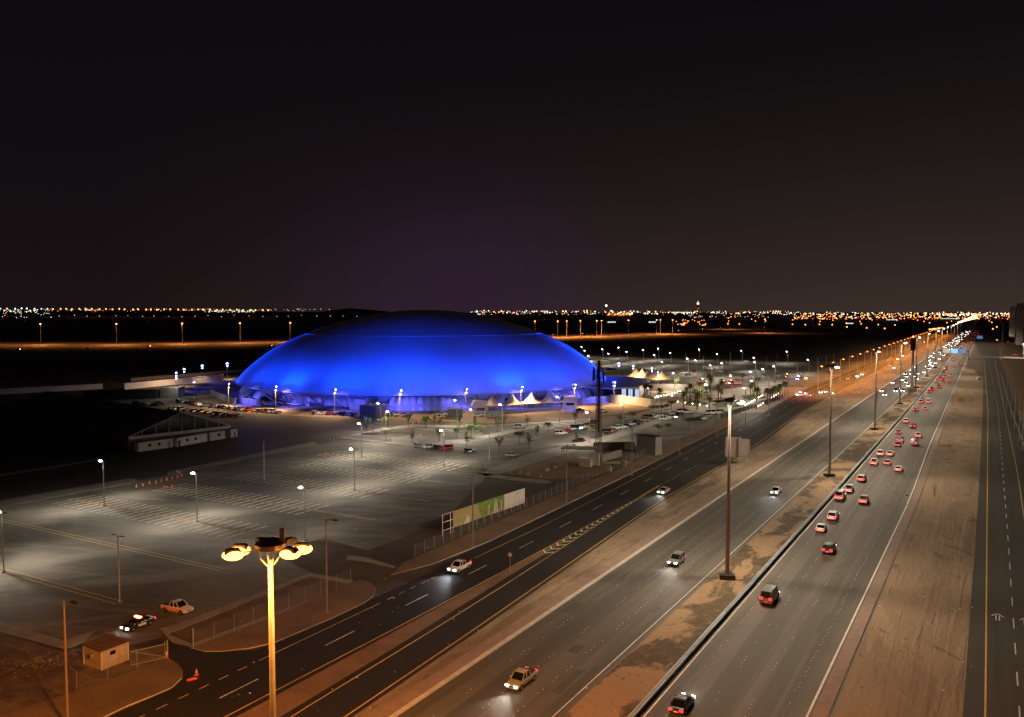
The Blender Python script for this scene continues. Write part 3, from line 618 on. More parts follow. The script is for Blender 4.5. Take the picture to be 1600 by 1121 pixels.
# dome flood masts
ZT = lerp(sorted([(r_, z_) for r_, z_ in prof[1:] + top]))
def zprof(r_): return ZT(r_)
FRONT_BEAMS = ((100, -9, .4), (100, 9, .4), (97, -4, .3), (97, 4, .3), (89, 0, .4), (89, 8, .3), (89, -8, .3))
SIDE_BEAMS = ((97, 2, .5), (97, -14, .6), (97, -28, .7), (86, -4, .6), (86, -22, .8), (75, -14, .9), (62, -22, .25))
def flood_mast(warm=True, beams=FRONT_BEAMS, Rm=111, sd=1):
    root = link('floodlight_mast', None); h = 10.6
    pole_parts(root, h, .16, .11, M_pole)
    fr_ = MB(); fr_.box((0, 0, h - .1), (.12, 1.7, .12), M_pole); fr_.box((0, 0, h - 1.6), (.12, 1.3, .12), M_pole); build(fr_, 'cross_arm', root)
    for y_, z_, e_ in ((.75, h + .3, E_blue), (0, h + .55, E_blue), (-.75, h + .3, E_warm if warm else E_blue), (.4, h - 1.3, E_blue), (-.4, h - 1.3, E_warm if warm else E_blue)):
        b = MB(); b.box((.1, y_, z_), (.35, .55, .5), M_dark); bb = build(b, 'floodlight', root)
        e = MB(); e.ball(((.3 if e_ is E_blue else -.12), y_, z_), .27, e_, 8, (.8, 1, 1)); build(e, 'lens', bb)
    # +x looks at the dome
    for r_, dg_, E_ in beams:
        d_a = R(dg_ * sd); cl = (.8, 0, h + .9); z_ = zprof(r_); k_ = (zprof(r_ - 1.5) - zprof(r_ + 1.5)) / 3
        T = Vector((Rm - r_ * math.cos(d_a), r_ * math.sin(d_a), z_)); n_ = Vector((-math.cos(d_a) * k_, math.sin(d_a) * k_, 1)).normalized()
        l_ = Vector(cl) - T; dist = l_.length; c_4 = max(.07, n_.dot(l_) / dist)
        lamp('SPOT', BLUE, E_ * 4 * math.pi * dist * dist / c_4, cl, root, T, min(120, math.degrees(2 * math.atan(19 / dist))), 1.0, .3)
    lamp('SPOT', WALLB, P_WALL if warm else P_WALL * .3, (.8, 0, h - 1.6), root, (14, 0, -1.5), 84, .8, .3)
    lamp('SPOT', WARM, P_WARM if warm else P_WARM * .7, (-.8, 0, h - .6), root, (-6, 0, 0), 150, .8, .3)  # side masts have no warm head; their warm ground light is added
    return root
# added blue projectors on car-park posts, made up to light the dome's upper slope
for px, py, ax_, E_ in ((594, 630, -14, 1.5), (609, 643, -2, 1.0), (714, 625, 4, 1.6), (739, 640, 12, 1.0), (874, 620, 34, 1.7), (921, 644, 52, 1.4), (564, 662, -32, 2.3)):
    x, y = top2base(px, py, 10.9); a_ = cd + R(ax_)
    T = Vector((DC[0] + 75 * math.cos(a_), DC[1] + 75 * math.sin(a_), 33)); L_0 = Vector((x, y, 11.3)); dist = (T - L_0).length
    lamp('SPOT', BLUE, E_ * 2.7 * math.pi * dist * dist / .26, L_0, None, T, 46, .9, .3)
    q = MB(); q.box((0, 0, 0), (.5, .5, .45), M_dark); q.box((0, 0, -.35), (.12, .12, .4), M_pole); tag(build(q, 'added_projector', None, (x, y, 11.15)), {594: 'small dark added floodlight on the lamp post beside the dark container', 609: 'small dark added floodlight on the post below the dark container', 714: 'small dark added floodlight on the post before the grey container', 739: 'small dark added floodlight on the post right of the grey container', 874: 'small dark added floodlight on the post before the right tent end', 921: 'small dark added floodlight on the post left of the telecom tower', 564: 'small dark added floodlight on the post left of the upper car park'}[px], 'added_projector')
fm = flood_mast(); fm2 = flood_mast(False, SIDE_BEAMS, 150); fm3 = flood_mast(False, SIDE_BEAMS, 145, -1)
i = 0
GM = 'floodlight masts around the dome'
for px, py in ((357, 601.5), (430.5, 605.4), (522.5, 610), (624.5, 611.5), (727, 609.6), (814, 606), (897.4, 602.6), (959.5, 599)):
    i += 1; x, y = top2base(px, py, 10.6); o = fm if i == 1 else copy_tree(fm)
    tag(o, f'slim mast with blue and warm floodlights in front of the dome, {nth(i)} from the left', 'floodlight mast', GM)
    o.location = (x, y, 0); o.rotation_euler = (0, 0, math.atan2(DC[1] - y, DC[0] - x))
i = 0
for px, py in ((274.5, 584), (287, 578), (315.5, 572.5), (354.5, 569)):
    i += 1; x, y = top2base(px, py, 10.6); o = fm2 if i == 1 else copy_tree(fm2)
    tag(o, f'mast with glaring blue floodlights left of the dome, {nth(i)} from the left', 'floodlight mast', GM)
    o.location = (x, y, 0); o.rotation_euler = (0, 0, math.atan2(DC[1] - y, DC[0] - x))
i = 0
for px, py in ((923.6, 566), (967.5, 569), (990, 573), (1019.5, 577), (1029, 583)):
    i += 1; x, y = top2base(px, py, 10.6); o = copy_tree(fm3) if i > 1 else fm3
    tag(o, f'mast with blue floodlights right of the dome, {nth(i)} from the left', 'floodlight mast', GM)
    o.location = (x, y, 0); o.rotation_euler = (0, 0, math.atan2(DC[1] - y, DC[0] - x))
for k, (px, py, l) in enumerate(((278, 591, 'short lamp post behind the grey corrugated shed'), (305.5, 597, 'twin warm lamp post on the ring road left of the dome'))):
    x, y = top2base(px, py, 10.9); put_lamp(lx, x, y, l, 'short lamp posts left of the dome')
# ================================================================== FENCES AND WALLS
def panel_fence(pts, h, m, label, cat='fence', name='panel_fence', rib=True, z0=0):
    r = thing(name, label, cat, (*pts[0], 0)); o0 = pts[0]; q = MB(); ps = MB()
    for a_, b_2 in zip(pts, pts[1:]):
        L = math.hypot(b_2[0] - a_[0], b_2[1] - a_[1]); n = max(1, int(L / (.9 if rib else 4))); w = math.atan2(b_2[1] - a_[1], b_2[0] - a_[0])
        for k in range(n):
            u = (k + .5) / n; q.box((a_[0] + (b_2[0] - a_[0]) * u - o0[0], a_[1] + (b_2[1] - a_[1]) * u - o0[1], z0 + h / 2), (L / n * (.8 if rib else 1), .12 if k % 2 or not rib else .2, h - .004 * (k % 2)), m, w)
        npst = max(1, int(L / 6))
        for k in range(npst + 1):
            u = k / npst; ps.box((a_[0] + (b_2[0] - a_[0]) * u - o0[0], a_[1] + (b_2[1] - a_[1]) * u - o0[1], z0 + h / 2 + .05), (.22, .34, h + .14), M_pole, w)
    build(q, 'panel', r); build(ps, 'post', r); return r
panel_fence(P((547, 641), (620, 643), (717, 642)), 3.2, M_grey, 'grey corrugated fence below the middle of the dome')
panel_fence(P((897, 634), (925, 630), (957, 628)), 3.2, M_grey, 'grey corrugated fence below the right side of the dome')
panel_fence(P((330, 618), (343, 624), (361, 631), (368, 633)), 3.2, M_grey, 'pale corrugated fence round the ducts left of the dome')
panel_fence(P((368, 630), (390, 633), (412, 636)), 3.2, M_grey, 'dark corrugated fence beneath the left ducts of the dome')
panel_fence(P((720, 641), (752, 643)), 2.4, M_grey, 'short purple-lit fence between the shed and the gate hut')
def wall(pts, h, m, label, name='boundary_wall', th=.4):
    q = MB()
    for a_, b_2 in zip(pts, pts[1:]):
        L = math.hypot(b_2[0] - a_[0], b_2[1] - a_[1]); w = math.atan2(b_2[1] - a_[1], b_2[0] - a_[0]); o0 = pts[0]
        q.box(((a_[0] + b_2[0]) / 2 - o0[0], (a_[1] + b_2[1]) / 2 - o0[1], h / 2), (L + th, th, h), m, w)
        q.box(((a_[0] + b_2[0]) / 2 - o0[0], (a_[1] + b_2[1]) / 2 - o0[1], h + .08), (L + th + .1, th + .14, .16), m, w)
    return tag(build(q, name, None, (*pts[0], 0)), label, 'wall')
wall(P((955, 628.5), (1019, 637)), 3.9, M_cream, 'long cream wall lit warmly in front of the entrance building')
wall(P((1019, 637), (1022.8, 637.3)), 4.0, M_wallw, 'short white end wall by the first palms', th=1)
wall(P((1000, 611.5), (1107, 611.5)), 4.0, M_cream, 'long pinkish cream wall behind the palm plaza')
wall(P((195, 609), (247, 604), (300, 599), (349, 594)), 3.6, M_wallw, 'pale perimeter wall running left of the dome behind the shed')
wall(P((-400, 640), (50, 614), (160, 608)), 3.0, M_wallw, 'dim perimeter wall at the far left behind the dark hangar')
wall(P((205, 596), (280, 590), (350, 584), (420, 578)), 2.0, M_conc, 'low parapet of the road beyond the ring road left of the dome')
# thin goal-like barrier frames in front of the dome
fr0 = MB(); fr0.tube([(-5, 0, 0), (-5, 0, 2.6), (5, 0, 2.6), (5, 0, 0)], .07, M_pole, 6)
for px, py, l in ((424, 637, 'left'), (466, 645, 'middle'), (504, 643, 'right')):
    x, y = at(px, py); o = build(fr0, 'height_barrier', None, (x, y, 0), .1)
    tag(o, {'left': 'white pipe frame over the lane behind the left car row', 'middle': 'dark pipe frame standing alone on the sand right of the left car row', 'right': 'pipe frame behind the white cars in front of the dome'}[l], 'barrier', 'pipe frames in front of the dome')
# ================================================================== TENTS
def tent_row(A, B, depth, n, eave, peak, label, walls=True):
    A = Vector(A); B = Vector(B); ax = (B - A); L = ax.length; w = math.atan2(ax.y, ax.x)
    r = thing('peaked_tent', label, 'tent', (A.x, A.y, 0), w)
    q = MB(); nx, ny = n * 10, 8; vs = []
    for i_ in range(nx + 1):
        for j in range(ny + 1):
            x_ = L * i_ / nx; y_ = depth * j / ny
            u = ((x_ / (L / n)) % 1.0) - .5 if i_ < nx else .5; v = y_ / depth - .5
            dd = min(1, math.hypot(u, v) * 2); z = eave + (peak - eave) * (1 - dd) ** 1.7
            vs.append((x_, y_, z))
    fs = [(i_ * (ny + 1) + j, (i_ + 1) * (ny + 1) + j, (i_ + 1) * (ny + 1) + j + 1, i_ * (ny + 1) + j + 1) for i_ in range(nx) for j in range(ny)]
    q.add(vs, fs, M_tan); build(q, 'canopy', r, smooth=True)
    ps = MB()
    for k in range(n * 2 + 1):
        for y_ in (0.15, depth - .15): ps.tube([(L * k / (n * 2), y_, 0), (L * k / (n * 2), y_, eave)], .08, M_pole, 6)
    build(ps, 'posts', r)
    if walls:
        q = MB(); q.box((L / 2, -1.2, .9), (L, .1, 1.8), M_grey)
        for k in range(int(L / 1.1)): q.box((k * 1.1 + .4, -.6, 1.6), (.09, .09, 3.0), M_grey)
        q.box((L / 2, -.6, 3.1), (L, .1, .12), M_grey); build(q, 'screen_fence', r)
    return r
tent_row(at(762, 648), at(883, 639.5), 10, 4, 3.6, 8.4, 'tan tent canopy with four peaks behind a screen fence before the dome')
tent_row(at(975, 596), at(1024, 603), 14, 5, 3.6, 9.0, 'pale tent canopy with small peaks glowing beyond the entrance building', walls=False)
def gate_hut(px, py, label, w=7, d=5, h=3.4):
    x, y = at(px, py); r = thing('gate_hut', label, 'hut', (x, y, 0), .15)
    q = MB(); q.box((0, 0, h / 2), (w, d, h), M_cream); build(q, 'wall', r)
    q = MB(); q.extr([(-w / 2 - .5, h), (w / 2 + .5, h), (w / 2 - .6, h + 2.2), (-w / 2 + .6, h + 2.2)], -d / 2 - .4, d / 2 + .4, M_tan); build(q, 'roof', r)
    q = MB(); q.box((0, -d / 2 - .03, 1.9), (w * .55, .08, 1.2), M_glass); build(q, 'window', r)
gate_hut(750, 645, 'small tan-roofed gate hut left of the four-peaked tent'); gate_hut(889, 637, 'small tan-roofed gate hut right of the four-peaked tent')
panel_fence(P((759, 653), (786, 651)), 3.0, M_grey, 'grey screen panels left below the four-peaked tent'); panel_fence(P((880, 645), (899, 645)), 3.0, M_grey, 'grey screen panels right below the four-peaked tent')
# containers and shed
def container(A, B, depth, h, m, name, label, roof=None, extra=False):
    A = Vector(A); B = Vector(B); ax = B - A; L = ax.length; w = math.atan2(ax.y, ax.x)
    r = thing(name, label, 'container', (A.x, A.y, 0), w)
    q = MB(); q.box((L / 2, depth / 2, h / 2), (L, depth, h), m)
    for k in range(int(L / .6)): q.box((k * .6 + .3, -.04, h / 2), (.22, .12, h - .3), m)
    build(q, 'wall', r)
    q = MB(); q.box((L / 2, depth / 2, h + .08), (L + .2, depth + .2, .16), roof or m); build(q, 'roof', r)
    if extra:
        q = MB(); q.box((L * .3, depth * .5, h + .6), (1.2, 1, .9), M_grey); q.tube([(L * .6, depth * .4, h), (L * .6, depth * .4, h + 1.6)], .08, M_pole, 6); q.box((L * .75, depth * .6, h + .45), (2, .8, .6), M_grey); build(q, 'roof_unit', r)
    return r
container(at(562, 654.5), at(587, 656), 7, 5.6, M_cont, 'cabin_container', 'dark boxy container with roof units beside the parked blue cars', M_rust, True)
container(at(699, 652.3), at(722.5, 652.3), 4, 3.6, M_cont, 'cabin_container', 'low grey-green container on the sand in front of the dome fence', M_tan)
container(at(250, 622), at(279, 622), 9, 5.4, M_grey, 'corrugated_shed', 'grey corrugated shed with flat roof coloured cream as if warmly lit at far left', M_cream)  # cream roof colour stands in for warm light falling on it
container(at(1024, 713), at(1034, 711), 7.5, 6, M_grey, 'substation_cabin', 'tall dark cabin on the dirt right of the telecom tower', M_dark)
# portal frames (open steel bays left of the shed)
pf = MB(); pf.tube([(-2.5, 0, 0), (-2.5, 0, 4.2), (2.5, 0, 4.6), (2.5, 0, 0)], .22, M_dark, 6); pf.box((0, 4, 2.2), (5, 6, 4.3), M_dark)
for k in range(7):
    x, y = at(136 + k * 16.5, 623.5); tag(build(pf, 'equipment_bay', None, (x, y, 0)), f'dark steel-framed bay left of the corrugated shed, {nth(7 - k)} from the shed', 'bay', 'steel bays left of the shed')
# ================================================================== DARK HANGAR + CABINS
HA, HB = Vector(at(201, 705)), Vector(at(360, 685)); gx = (HB - HA); GW = gx.length; hw = math.atan2(gx.y, gx.x)
HL = Vector(at(-160, 672)) ; back = Vector((-gx.y, gx.x)).normalized()
hg = thing('tent_hangar', 'very large dark gabled hangar tent with glazed truss gable at left', 'hangar', (HA.x, HA.y, 0), hw)
LEN = 120; EV, AP = 4.6, 11.2
q = MB(); q.add([(0, 0, EV), (GW / 2, 0, AP), (GW, 0, EV), (0, LEN, EV), (GW / 2, LEN, AP), (GW, LEN, EV)], [(0, 1, 4, 3), (1, 2, 5, 4)], M_hangar); build(q, 'roof', hg)
q = MB(); q.box((0, LEN / 2, EV / 2), (.3, LEN, EV), M_verge); q.box((GW, LEN / 2, EV / 2), (.3, LEN, EV), M_hangar); q.box((GW / 2, LEN, EV / 2), (GW, .3, EV), M_hangar); q.box((GW / 2, .4, EV / 2 - .5), (GW, .3, EV - 1.1), M_hangar); build(q, 'wall', hg)
q = MB(); q.add([(0, .15, EV), (GW / 2, .15, AP), (GW, .15, EV)], [(0, 1, 2)], M_glass); build(q, 'gable_glazing', hg)
q = MB(); q.tube([(0, -.1, EV), (GW / 2, -.1, AP), (GW, -.1, EV)], .17, M_cabin, 6)
for k in range(1, 8):
    x_ = GW * k / 8; z_ = EV + (AP - EV) * (1 - abs(x_ - GW / 2) / (GW / 2)); q.tube([(x_, -.1, EV), (x_, -.1, z_)], .12, M_cabin, 6)
build(q, 'gable_truss', hg)
q = MB(); q.box((GW / 2, -.2, EV - .35), (GW, .4, 1.0), M_cabin); build(q, 'fascia', hg)
for i, ((ax_, ay_), (bx_, by_)) in enumerate((((216.5, 706.5), (270, 699)), ((277.5, 698.5), (324, 690)), ((328.5, 689.3), (371, 683)))):
    A = Vector(at(ax_, ay_)); B = Vector(at(bx_, by_)); dx = B - A; L = dx.length
    r = thing('site_cabin', f'white site cabin against the hangar gable, {("nearest with two square windows", "middle of three with dark door", "farthest of the three")[i]}', 'cabin', (A.x, A.y, 0), math.atan2(dx.y, dx.x), 'site cabins at the hangar gable')
    q = MB(); q.box((L / 2, 1.4, 1.5), (L, 2.8, 3), M_cabin); build(q, 'wall', r)
    q = MB(); q.box((L / 2, 1.4, 3.06), (L + .15, 2.95, .12), M_hangar); build(q, 'roof', r)
    for u in (.32, .6): 
        q = MB(); q.box((L * u, -.03, 1.7), (.9, .08, .9), M_glass); build(q, 'window', r)
    q = MB(); q.box((L * (.9 if i != 1 else .06), -.03, 1.1), (.9, .08, 2.1), M_grey if i != 1 else M_dark); build(q, 'door', r)
# ================================================================== GUARD HUT, GATE, FENCES
A, B, C_ = [Vector(at(*p)) for p in ((129, 1039.5), (159, 1048.5), (200.5, 1032))]
ex = (C_ - B); ew = math.atan2(ex.y, ex.x); hwid = ex.length; hdep = (A - B).length
r = thing('guard_hut', 'small beige guard hut with rusty brown roof at the gate, bottom left', 'hut', (B.x, B.y, 0), ew)
q = MB(); q.box((hwid / 2, hdep / 2, 1.25), (hwid, hdep, 2.5), M_hut)
for px_, py_ in ((0, 0), (hwid, 0), (0, hdep), (hwid, hdep)): q.box((px_, py_, 1.25), (.14, .14, 2.52), M_cream)
for k in range(1, 4): q.box((hwid * k / 4, -.012, 1.25), (.03, .02, 2.46), M_cream)
build(q, 'wall', r)
q = MB(); q.add([(-.18, -.18, 2.5), (hwid + .18, -.18, 2.5), (hwid + .18, hdep + .18, 2.62), (-.18, hdep + .18, 2.62), (-.18, -.18, 2.62), (hwid + .18, -.18, 2.62), (hwid + .18, hdep + .18, 2.76), (-.18, hdep + .18, 2.76)], [(0, 1, 2, 3), (4, 5, 6, 7), (0, 1, 5, 4), (1, 2, 6, 5), (2, 3, 7, 6), (3, 0, 4, 7)], M_rust); build(q, 'roof', r)
q = MB(); q.box((hwid * .42, -.04, 1.85), (.72, .1, .5), M_glass); w_ = build(q, 'window', r)
q = MB(); q.box((hwid * .42, -.1, 1.56), (.9, .12, .05), M_cream); build(q, 'sill', w_)
q = MB(); q.box((hwid * .78, -.03, 1.0), (.8, .06, 1.98), M_hut); q.box((hwid * .78, -.055, 1.98), (.9, .07, .06), M_cream); dd_ = build(q, 'door', r)
q = MB(); q.box((hwid * .78 - .3, -.1, 1.0), (.05, .06, .12), M_dark); build(q, 'handle', dd_)
q = MB(); q.box((-.28, hdep * .5, 1.7), (.5, .75, .5), M_grey); q.tube([(-.54, hdep * .5, 1.7), (-.52, hdep * .5, 1.7)], .2, M_dark, 10); build(q, 'air_conditioner', r)
def mesh_fence_mat():
    m = bpy.data.materials.new('chain_link_mesh'); MATS['chain_link_mesh'] = m; m.use_nodes = True; t = m.node_tree; b = t.nodes['Principled BSDF']
    b.inputs['Base Color'].default_value = (.26, .23, .2, 1); b.inputs['Roughness'].default_value = .6
    c = N(t, 'ShaderNodeTexCoord'); ck = N(t, 'ShaderNodeTexBrick'); ck.inputs['Scale'].default_value = 8; ck.inputs['Mortar Size'].default_value = .011
    ck.inputs['Color1'].default_value = (0, 0, 0, 1); ck.inputs['Color2'].default_value = (0, 0, 0, 1); ck.inputs['Mortar'].default_value = (1, 1, 1, 1)
    mp = N(t, 'ShaderNodeMapping'); mp.inputs['Rotation'].default_value = (R(90), 0, 0); t.links.new(c.outputs['Object'], mp.inputs[0]); t.links.new(mp.outputs[0], ck.inputs['Vector'])
    t.links.new(ck.outputs['Color'], b.inputs['Alpha']); return m
M_mesh = mesh_fence_mat()
def chain_fence(A, B, label, h=2.3, step=3.2):
    A = Vector(A); B = Vector(B); dx = B - A; L = dx.length
    r = thing('chain_link_fence', label, 'fence', (A.x, A.y, .1), math.atan2(dx.y, dx.x))
    q = MB(); q.add([(0, 0, .1), (L, 0, .1), (L, 0, h), (0, 0, h)], [(0, 1, 2, 3)], M_mesh); build(q, 'wire_mesh', r)
    n = int(L / step); p0 = None
    for k in range(n + 1):
        if p0 is None:
            q = MB(); q.tube([(0, 0, 0), (0, 0, h + .12)], .035, M_pole, 6); p0 = build(q, 'post', r)
        else: c = p0.copy(); COL.objects.link(c); c.parent = r; c.location = (L * k / n, 0, 0)
    return r
chain_fence(at(302, 1013), at(548, 912), 'wire fence between the planter bed and the sandy verge, from gate to entrance')
chain_fence(at(258, 1031), at(120, 1080), 'wire fence behind the verge left of the gate, running down past the guard hut')
chain_fence(S(124, -93), S(330, -97.5), 'long wire fence behind the verge poles from billboard to plaza')
gt = thing('gate', 'open wire gate leaf beside the guard hut', 'gate', (*at(262, 1031), .05), ew - .3)
q = MB(); q.tube([(0, 0, 0), (0, 0, 2.6)], .09, M_pole, 8); q.tube([(0, 0, .3), (-4.5, .6, .3), (-4.5, .6, 2.1), (0, 0, 2.1)], .04, M_pole, 6); q.tube([(0, 0, .3), (-4.5, .6, 2.1)], .03, M_pole, 6); build(q, 'frame', gt)
q = MB(); q.add([(0, 0, .3), (-4.5, .6, .3), (-4.5, .6, 2.1), (0, 0, 2.1)], [(0, 1, 2, 3)], M_mesh); build(q, 'wire_mesh', gt)
q = MB(); q.box((-.15, -.1, .9), (.2, .1, .5), M_wp); q.box((-.15, -.1, .45), (.22, .12, .25), M_org); build(q, 'reflector', gt)
q = MB(); q.tube([(0, 0, 0), (0, 0, 2.6)], .1, M_pole, 8); q.box((0, 0, 2.63), (.26, .26, .06), M_pole); tag(build(q, 'gate_post', None, (*at(302, 1013), .05)), 'square-capped gate post at the corner of the planter bed', 'post')
# crash barrier along the median
cb = thing('crash_barrier', 'long steel crash barrier between median and outbound carriageway', 'crash barrier')
t_b = lerp([(0, -34.0), (430, -34.1), (800, -36.1), (1300, -38.5)])
q = MB(); pr = [(.10, .30), (.22, .36), (.10, .44), (.10, .50), (.22, .56), (.22, .64), (.10, .72), (.04, .80), (-.04, .80), (-.10, .72), (-.22, .64), (-.22, .56), (-.10, .50), (-.10, .44), (-.22, .36), (-.10, .30)]
rows = [40, 70, 100, 140, 200, 300, 430, 600, 800, 1300]; vs = []
for s in rows:
    for dt, z in pr: x, y = S(s, t_b(s) + dt * 1.5); vs.append((x, y, z * 1.25))
n = len(pr); q.add(vs, [(i * n + k, i * n + (k + 1) % n, (i + 1) * n + (k + 1) % n, (i + 1) * n + k) for i in range(len(rows) - 1) for k in range(n)], M_rail); build(q, 'rail', cb)
pm = MB(); pm.box((0, 0, .35), (.12, .3, .7), M_pole); p0 = None
for k in range(60):
    s = 60 + k * 4; x, y = S(s, t_b(s))
    if p0 is None: p0 = build(pm, 'post', cb, (x, y, 0), ROAD)
    else: c = p0.copy(); COL.objects.link(c); c.parent = cb; c.location = (x, y, 0)
# ================================================================== BILLBOARD
BA, BB_ = Vector(at(692, 839)), Vector(at(820, 793)); bx = BB_ - BA; BL = bx.length
bb = thing('billboard', 'long roadside billboard with faded picture, blank white half and empty frame end', 'billboard', (BA.x, BA.y, 0), math.atan2(bx.y, bx.x))
def vq(q, x0, x1, z0, z1, m, y=-.02): q.add([(x0, y, z0), (x1, y, z0), (x1, y, z1), (x0, y, z1)], [(0, 1, 2, 3)], m)
TB, BBm = 4.6, 1.1; x0, xm, x1 = BL * .115, BL * .72, BL
q = MB()
for k in range(11): 
    xx = x0 + (BL - x0) * k / 10; q.box((xx, .08, TB / 2), (.09, .09, TB), M_pole)
for xx in (0, BL * .085): q.box((xx, .08, TB / 2), (.12, .12, TB), M_wp)
for z in (TB - .1, 2.9, 1.2): q.box((BL * .0575, .08, z), (BL * .115, .1, .1), M_wp)
build(q, 'frame', bb)
q = MB(); m_pic = mat('faded_sand_print', (.42, .31, .15), .7, col2=(.30, .30, .12), scale=.35, stretch=(.4, 1, 1.6)); m_grn = mat('green_print', (.11, .20, .03), .7, col2=(.20, .30, .06), scale=.9)
q.box(((x0 + xm) / 2, 0, (TB + BBm) / 2), (xm - x0, .06, TB - BBm), m_pic)
zz = x0 + (xm - x0) * .45; vs_ = [(zz, -.035, TB), (xm, -.035, TB), (xm, -.035, 1.5), (xm - 3, -.035, 1.9), (zz + 1.6, -.035, BBm + .1), (zz + .4, -.035, 3.2)]; q.add(vs_, [tuple(range(6))], m_grn)
m_robe = mat('white_robe_print', (.6, .57, .52), .7); m_skin = mat('face_print', (.3, .17, .1), .7); m_brown = mat('brown_cloak_print', (.34, .19, .11), .7)
def fig(cx, s_, robe, cl): 
    q.add([(cx - .62 * s_, -.05, BBm), (cx + .62 * s_, -.05, BBm), (cx + .5 * s_, -.05, BBm + 1.5 * s_), (cx + .22 * s_, -.05, BBm + 1.85 * s_), (cx - .22 * s_, -.05, BBm + 1.85 * s_), (cx - .5 * s_, -.05, BBm + 1.5 * s_)], [tuple(range(6))], robe)
    q.add([(cx - .12 * s_, -.06, BBm), (cx + .12 * s_, -.06, BBm), (cx + .1 * s_, -.06, BBm + 1.6 * s_), (cx - .1 * s_, -.06, BBm + 1.6 * s_)], [(0, 1, 2, 3)], cl)
    q.add([(cx + .34 * s_ * math.cos(w), -.065, BBm + 2.1 * s_ + .42 * s_ * math.sin(w)) for w in [k * math.pi / 5 for k in range(10)]], [tuple(range(10))], m_robe)
    q.add([(cx + .17 * s_ * math.cos(w), -.075, BBm + 2.05 * s_ + .25 * s_ * math.sin(w)) for w in [k * math.pi / 5 for k in range(10)]], [tuple(range(10))], m_skin)
fig(xm - 1.2, 1.0, m_brown, m_robe); fig(xm - 3.3, 1.25, m_robe, m_brown); fig(xm - 6.0, .95, m_brown, m_robe)
q.add([(x0 + 3.4, -.05, BBm), (x0 + 5.6, -.05, BBm), (x0 + 5.5, -.05, BBm + 1.2), (x0 + 4.9, -.05, BBm + 1.7)], [(0, 1, 2, 3)], m_robe)
build(q, 'printed_panel', bb)
q = MB(); q.box(((xm + x1) / 2, 0, (TB + BBm) / 2), (x1 - xm - .03, .06, TB - BBm), M_wp)
q.box((xm + 1.9, -.035, 2.7), (.05, .01, 2.9), M_grey); q.box((xm + 4.3, -.035, 2.9), (.04, .01, 2.8), M_grey); q.box((xm + 5.4, -.036, 3.9), (.35, .01, .4), M_trim); q.box((xm + 5.2, -.034, 3.1), (2.4, .01, .03), M_grey); q.box((xm + 5.2, -.034, 2.3), (2.4, .01, .03), M_grey); build(q, 'blank_panel', bb)
# ================================================================== SIGNS
sg = thing('road_sign', 'pair of large blank sign backs on thin posts beside the second mast', 'sign', (*at(1154, 728.5), 0), ROAD + .35)
q = MB(); q.box((.5, 1.6, 5.6), (.12, 4.6, 6.0), M_sign); q.box((.9, .1, 5.4), (1.6, .12, 5.8), M_sign)
build(q, 'sign_board', sg)
q = MB(); q.box((3.2, -2.0, 5.0), (.12, 3.0, 5.4), M_sign); q.box((3.6, -3.4, 4.9), (1.3, .12, 5.2), M_sign); build(q, 'sign_board', sg)
q = MB(); q.tube([(0.65, 0, 0), (0.65, 0, 8)], .08, M_pole, 6); build(q, 'post', sg); q = MB(); q.tube([(3.4, -2.6, 0), (3.4, -2.6, 7)], .08, M_pole, 6); build(q, 'post', sg)
def small_sign(px, py, h, kind, label):
    r = thing('road_sign', label, 'sign', (*at(px, py), 0), ROAD)
    q = MB(); q.tube([(0, 0, 0), (0, 0, h)], .05, M_pole, 6); build(q, 'post', r)
    q = MB()
    if kind == 'round': q.tube([(-.04, 0, h), (.04, 0, h)], .38, M_wp, 14)
    elif kind == 'box': q.box((0, 0, h), (.5, .5, .3), M_dark)
    build(q, 'sign_board', r)
small_sign(797, 895, 3.2, 'round', 'small round sign on a post where the sandy divider ends'); small_sign(1417, 791, 2.6, 'box', 'small dark-headed post on the brick shoulder of the outbound carriageway'); small_sign(1442, 707, 1.6, 'box', 'short dark post on the brick shoulder near the orange barrier')
r = thing('site_sign', 'square yellow board on two legs on the sand right of the highway', 'sign', (*at(1500.5, 631), 0), math.pi)
q = MB(); q.box((0, 0, 2.0), (3.6, .1, 2.0), M_ysign); build(q, 'sign_board', r)
for sx_ in (-1, 1): q = MB(); q.box((sx_ * 1.2, .08, .9), (.1, .1, 1.8), M_pole); build(q, 'leg', r)
r = thing('traffic_barrier', 'low orange-brown plank barrier lying on the sand right of the highway', 'barrier', (*at(1476, 698), 0), 0)
q = MB(); q.box((0, 0, .5), (4.3, .15, .55), mat('orange_brown_board', (.42, .13, .04), .6)); q.box((0, -.08, .5), (4.0, .03, .12), M_wp); build(q, 'board', r)
for sx_ in (-1, 1): q = MB(); q.box((sx_ * 1.6, 0, .15), (.12, .9, .3), M_dark); build(q, 'leg', r)
r = tag(build((lambda q: (q.box((0, 0, .9), (2.2, 1.6, 1.8), M_wp, 0, (.9, .9)), q)[1])(MB()), 'utility_box', None, (*at(1530, 594), 0)), 'white utility box on the sand near the far end of the strip', 'box')
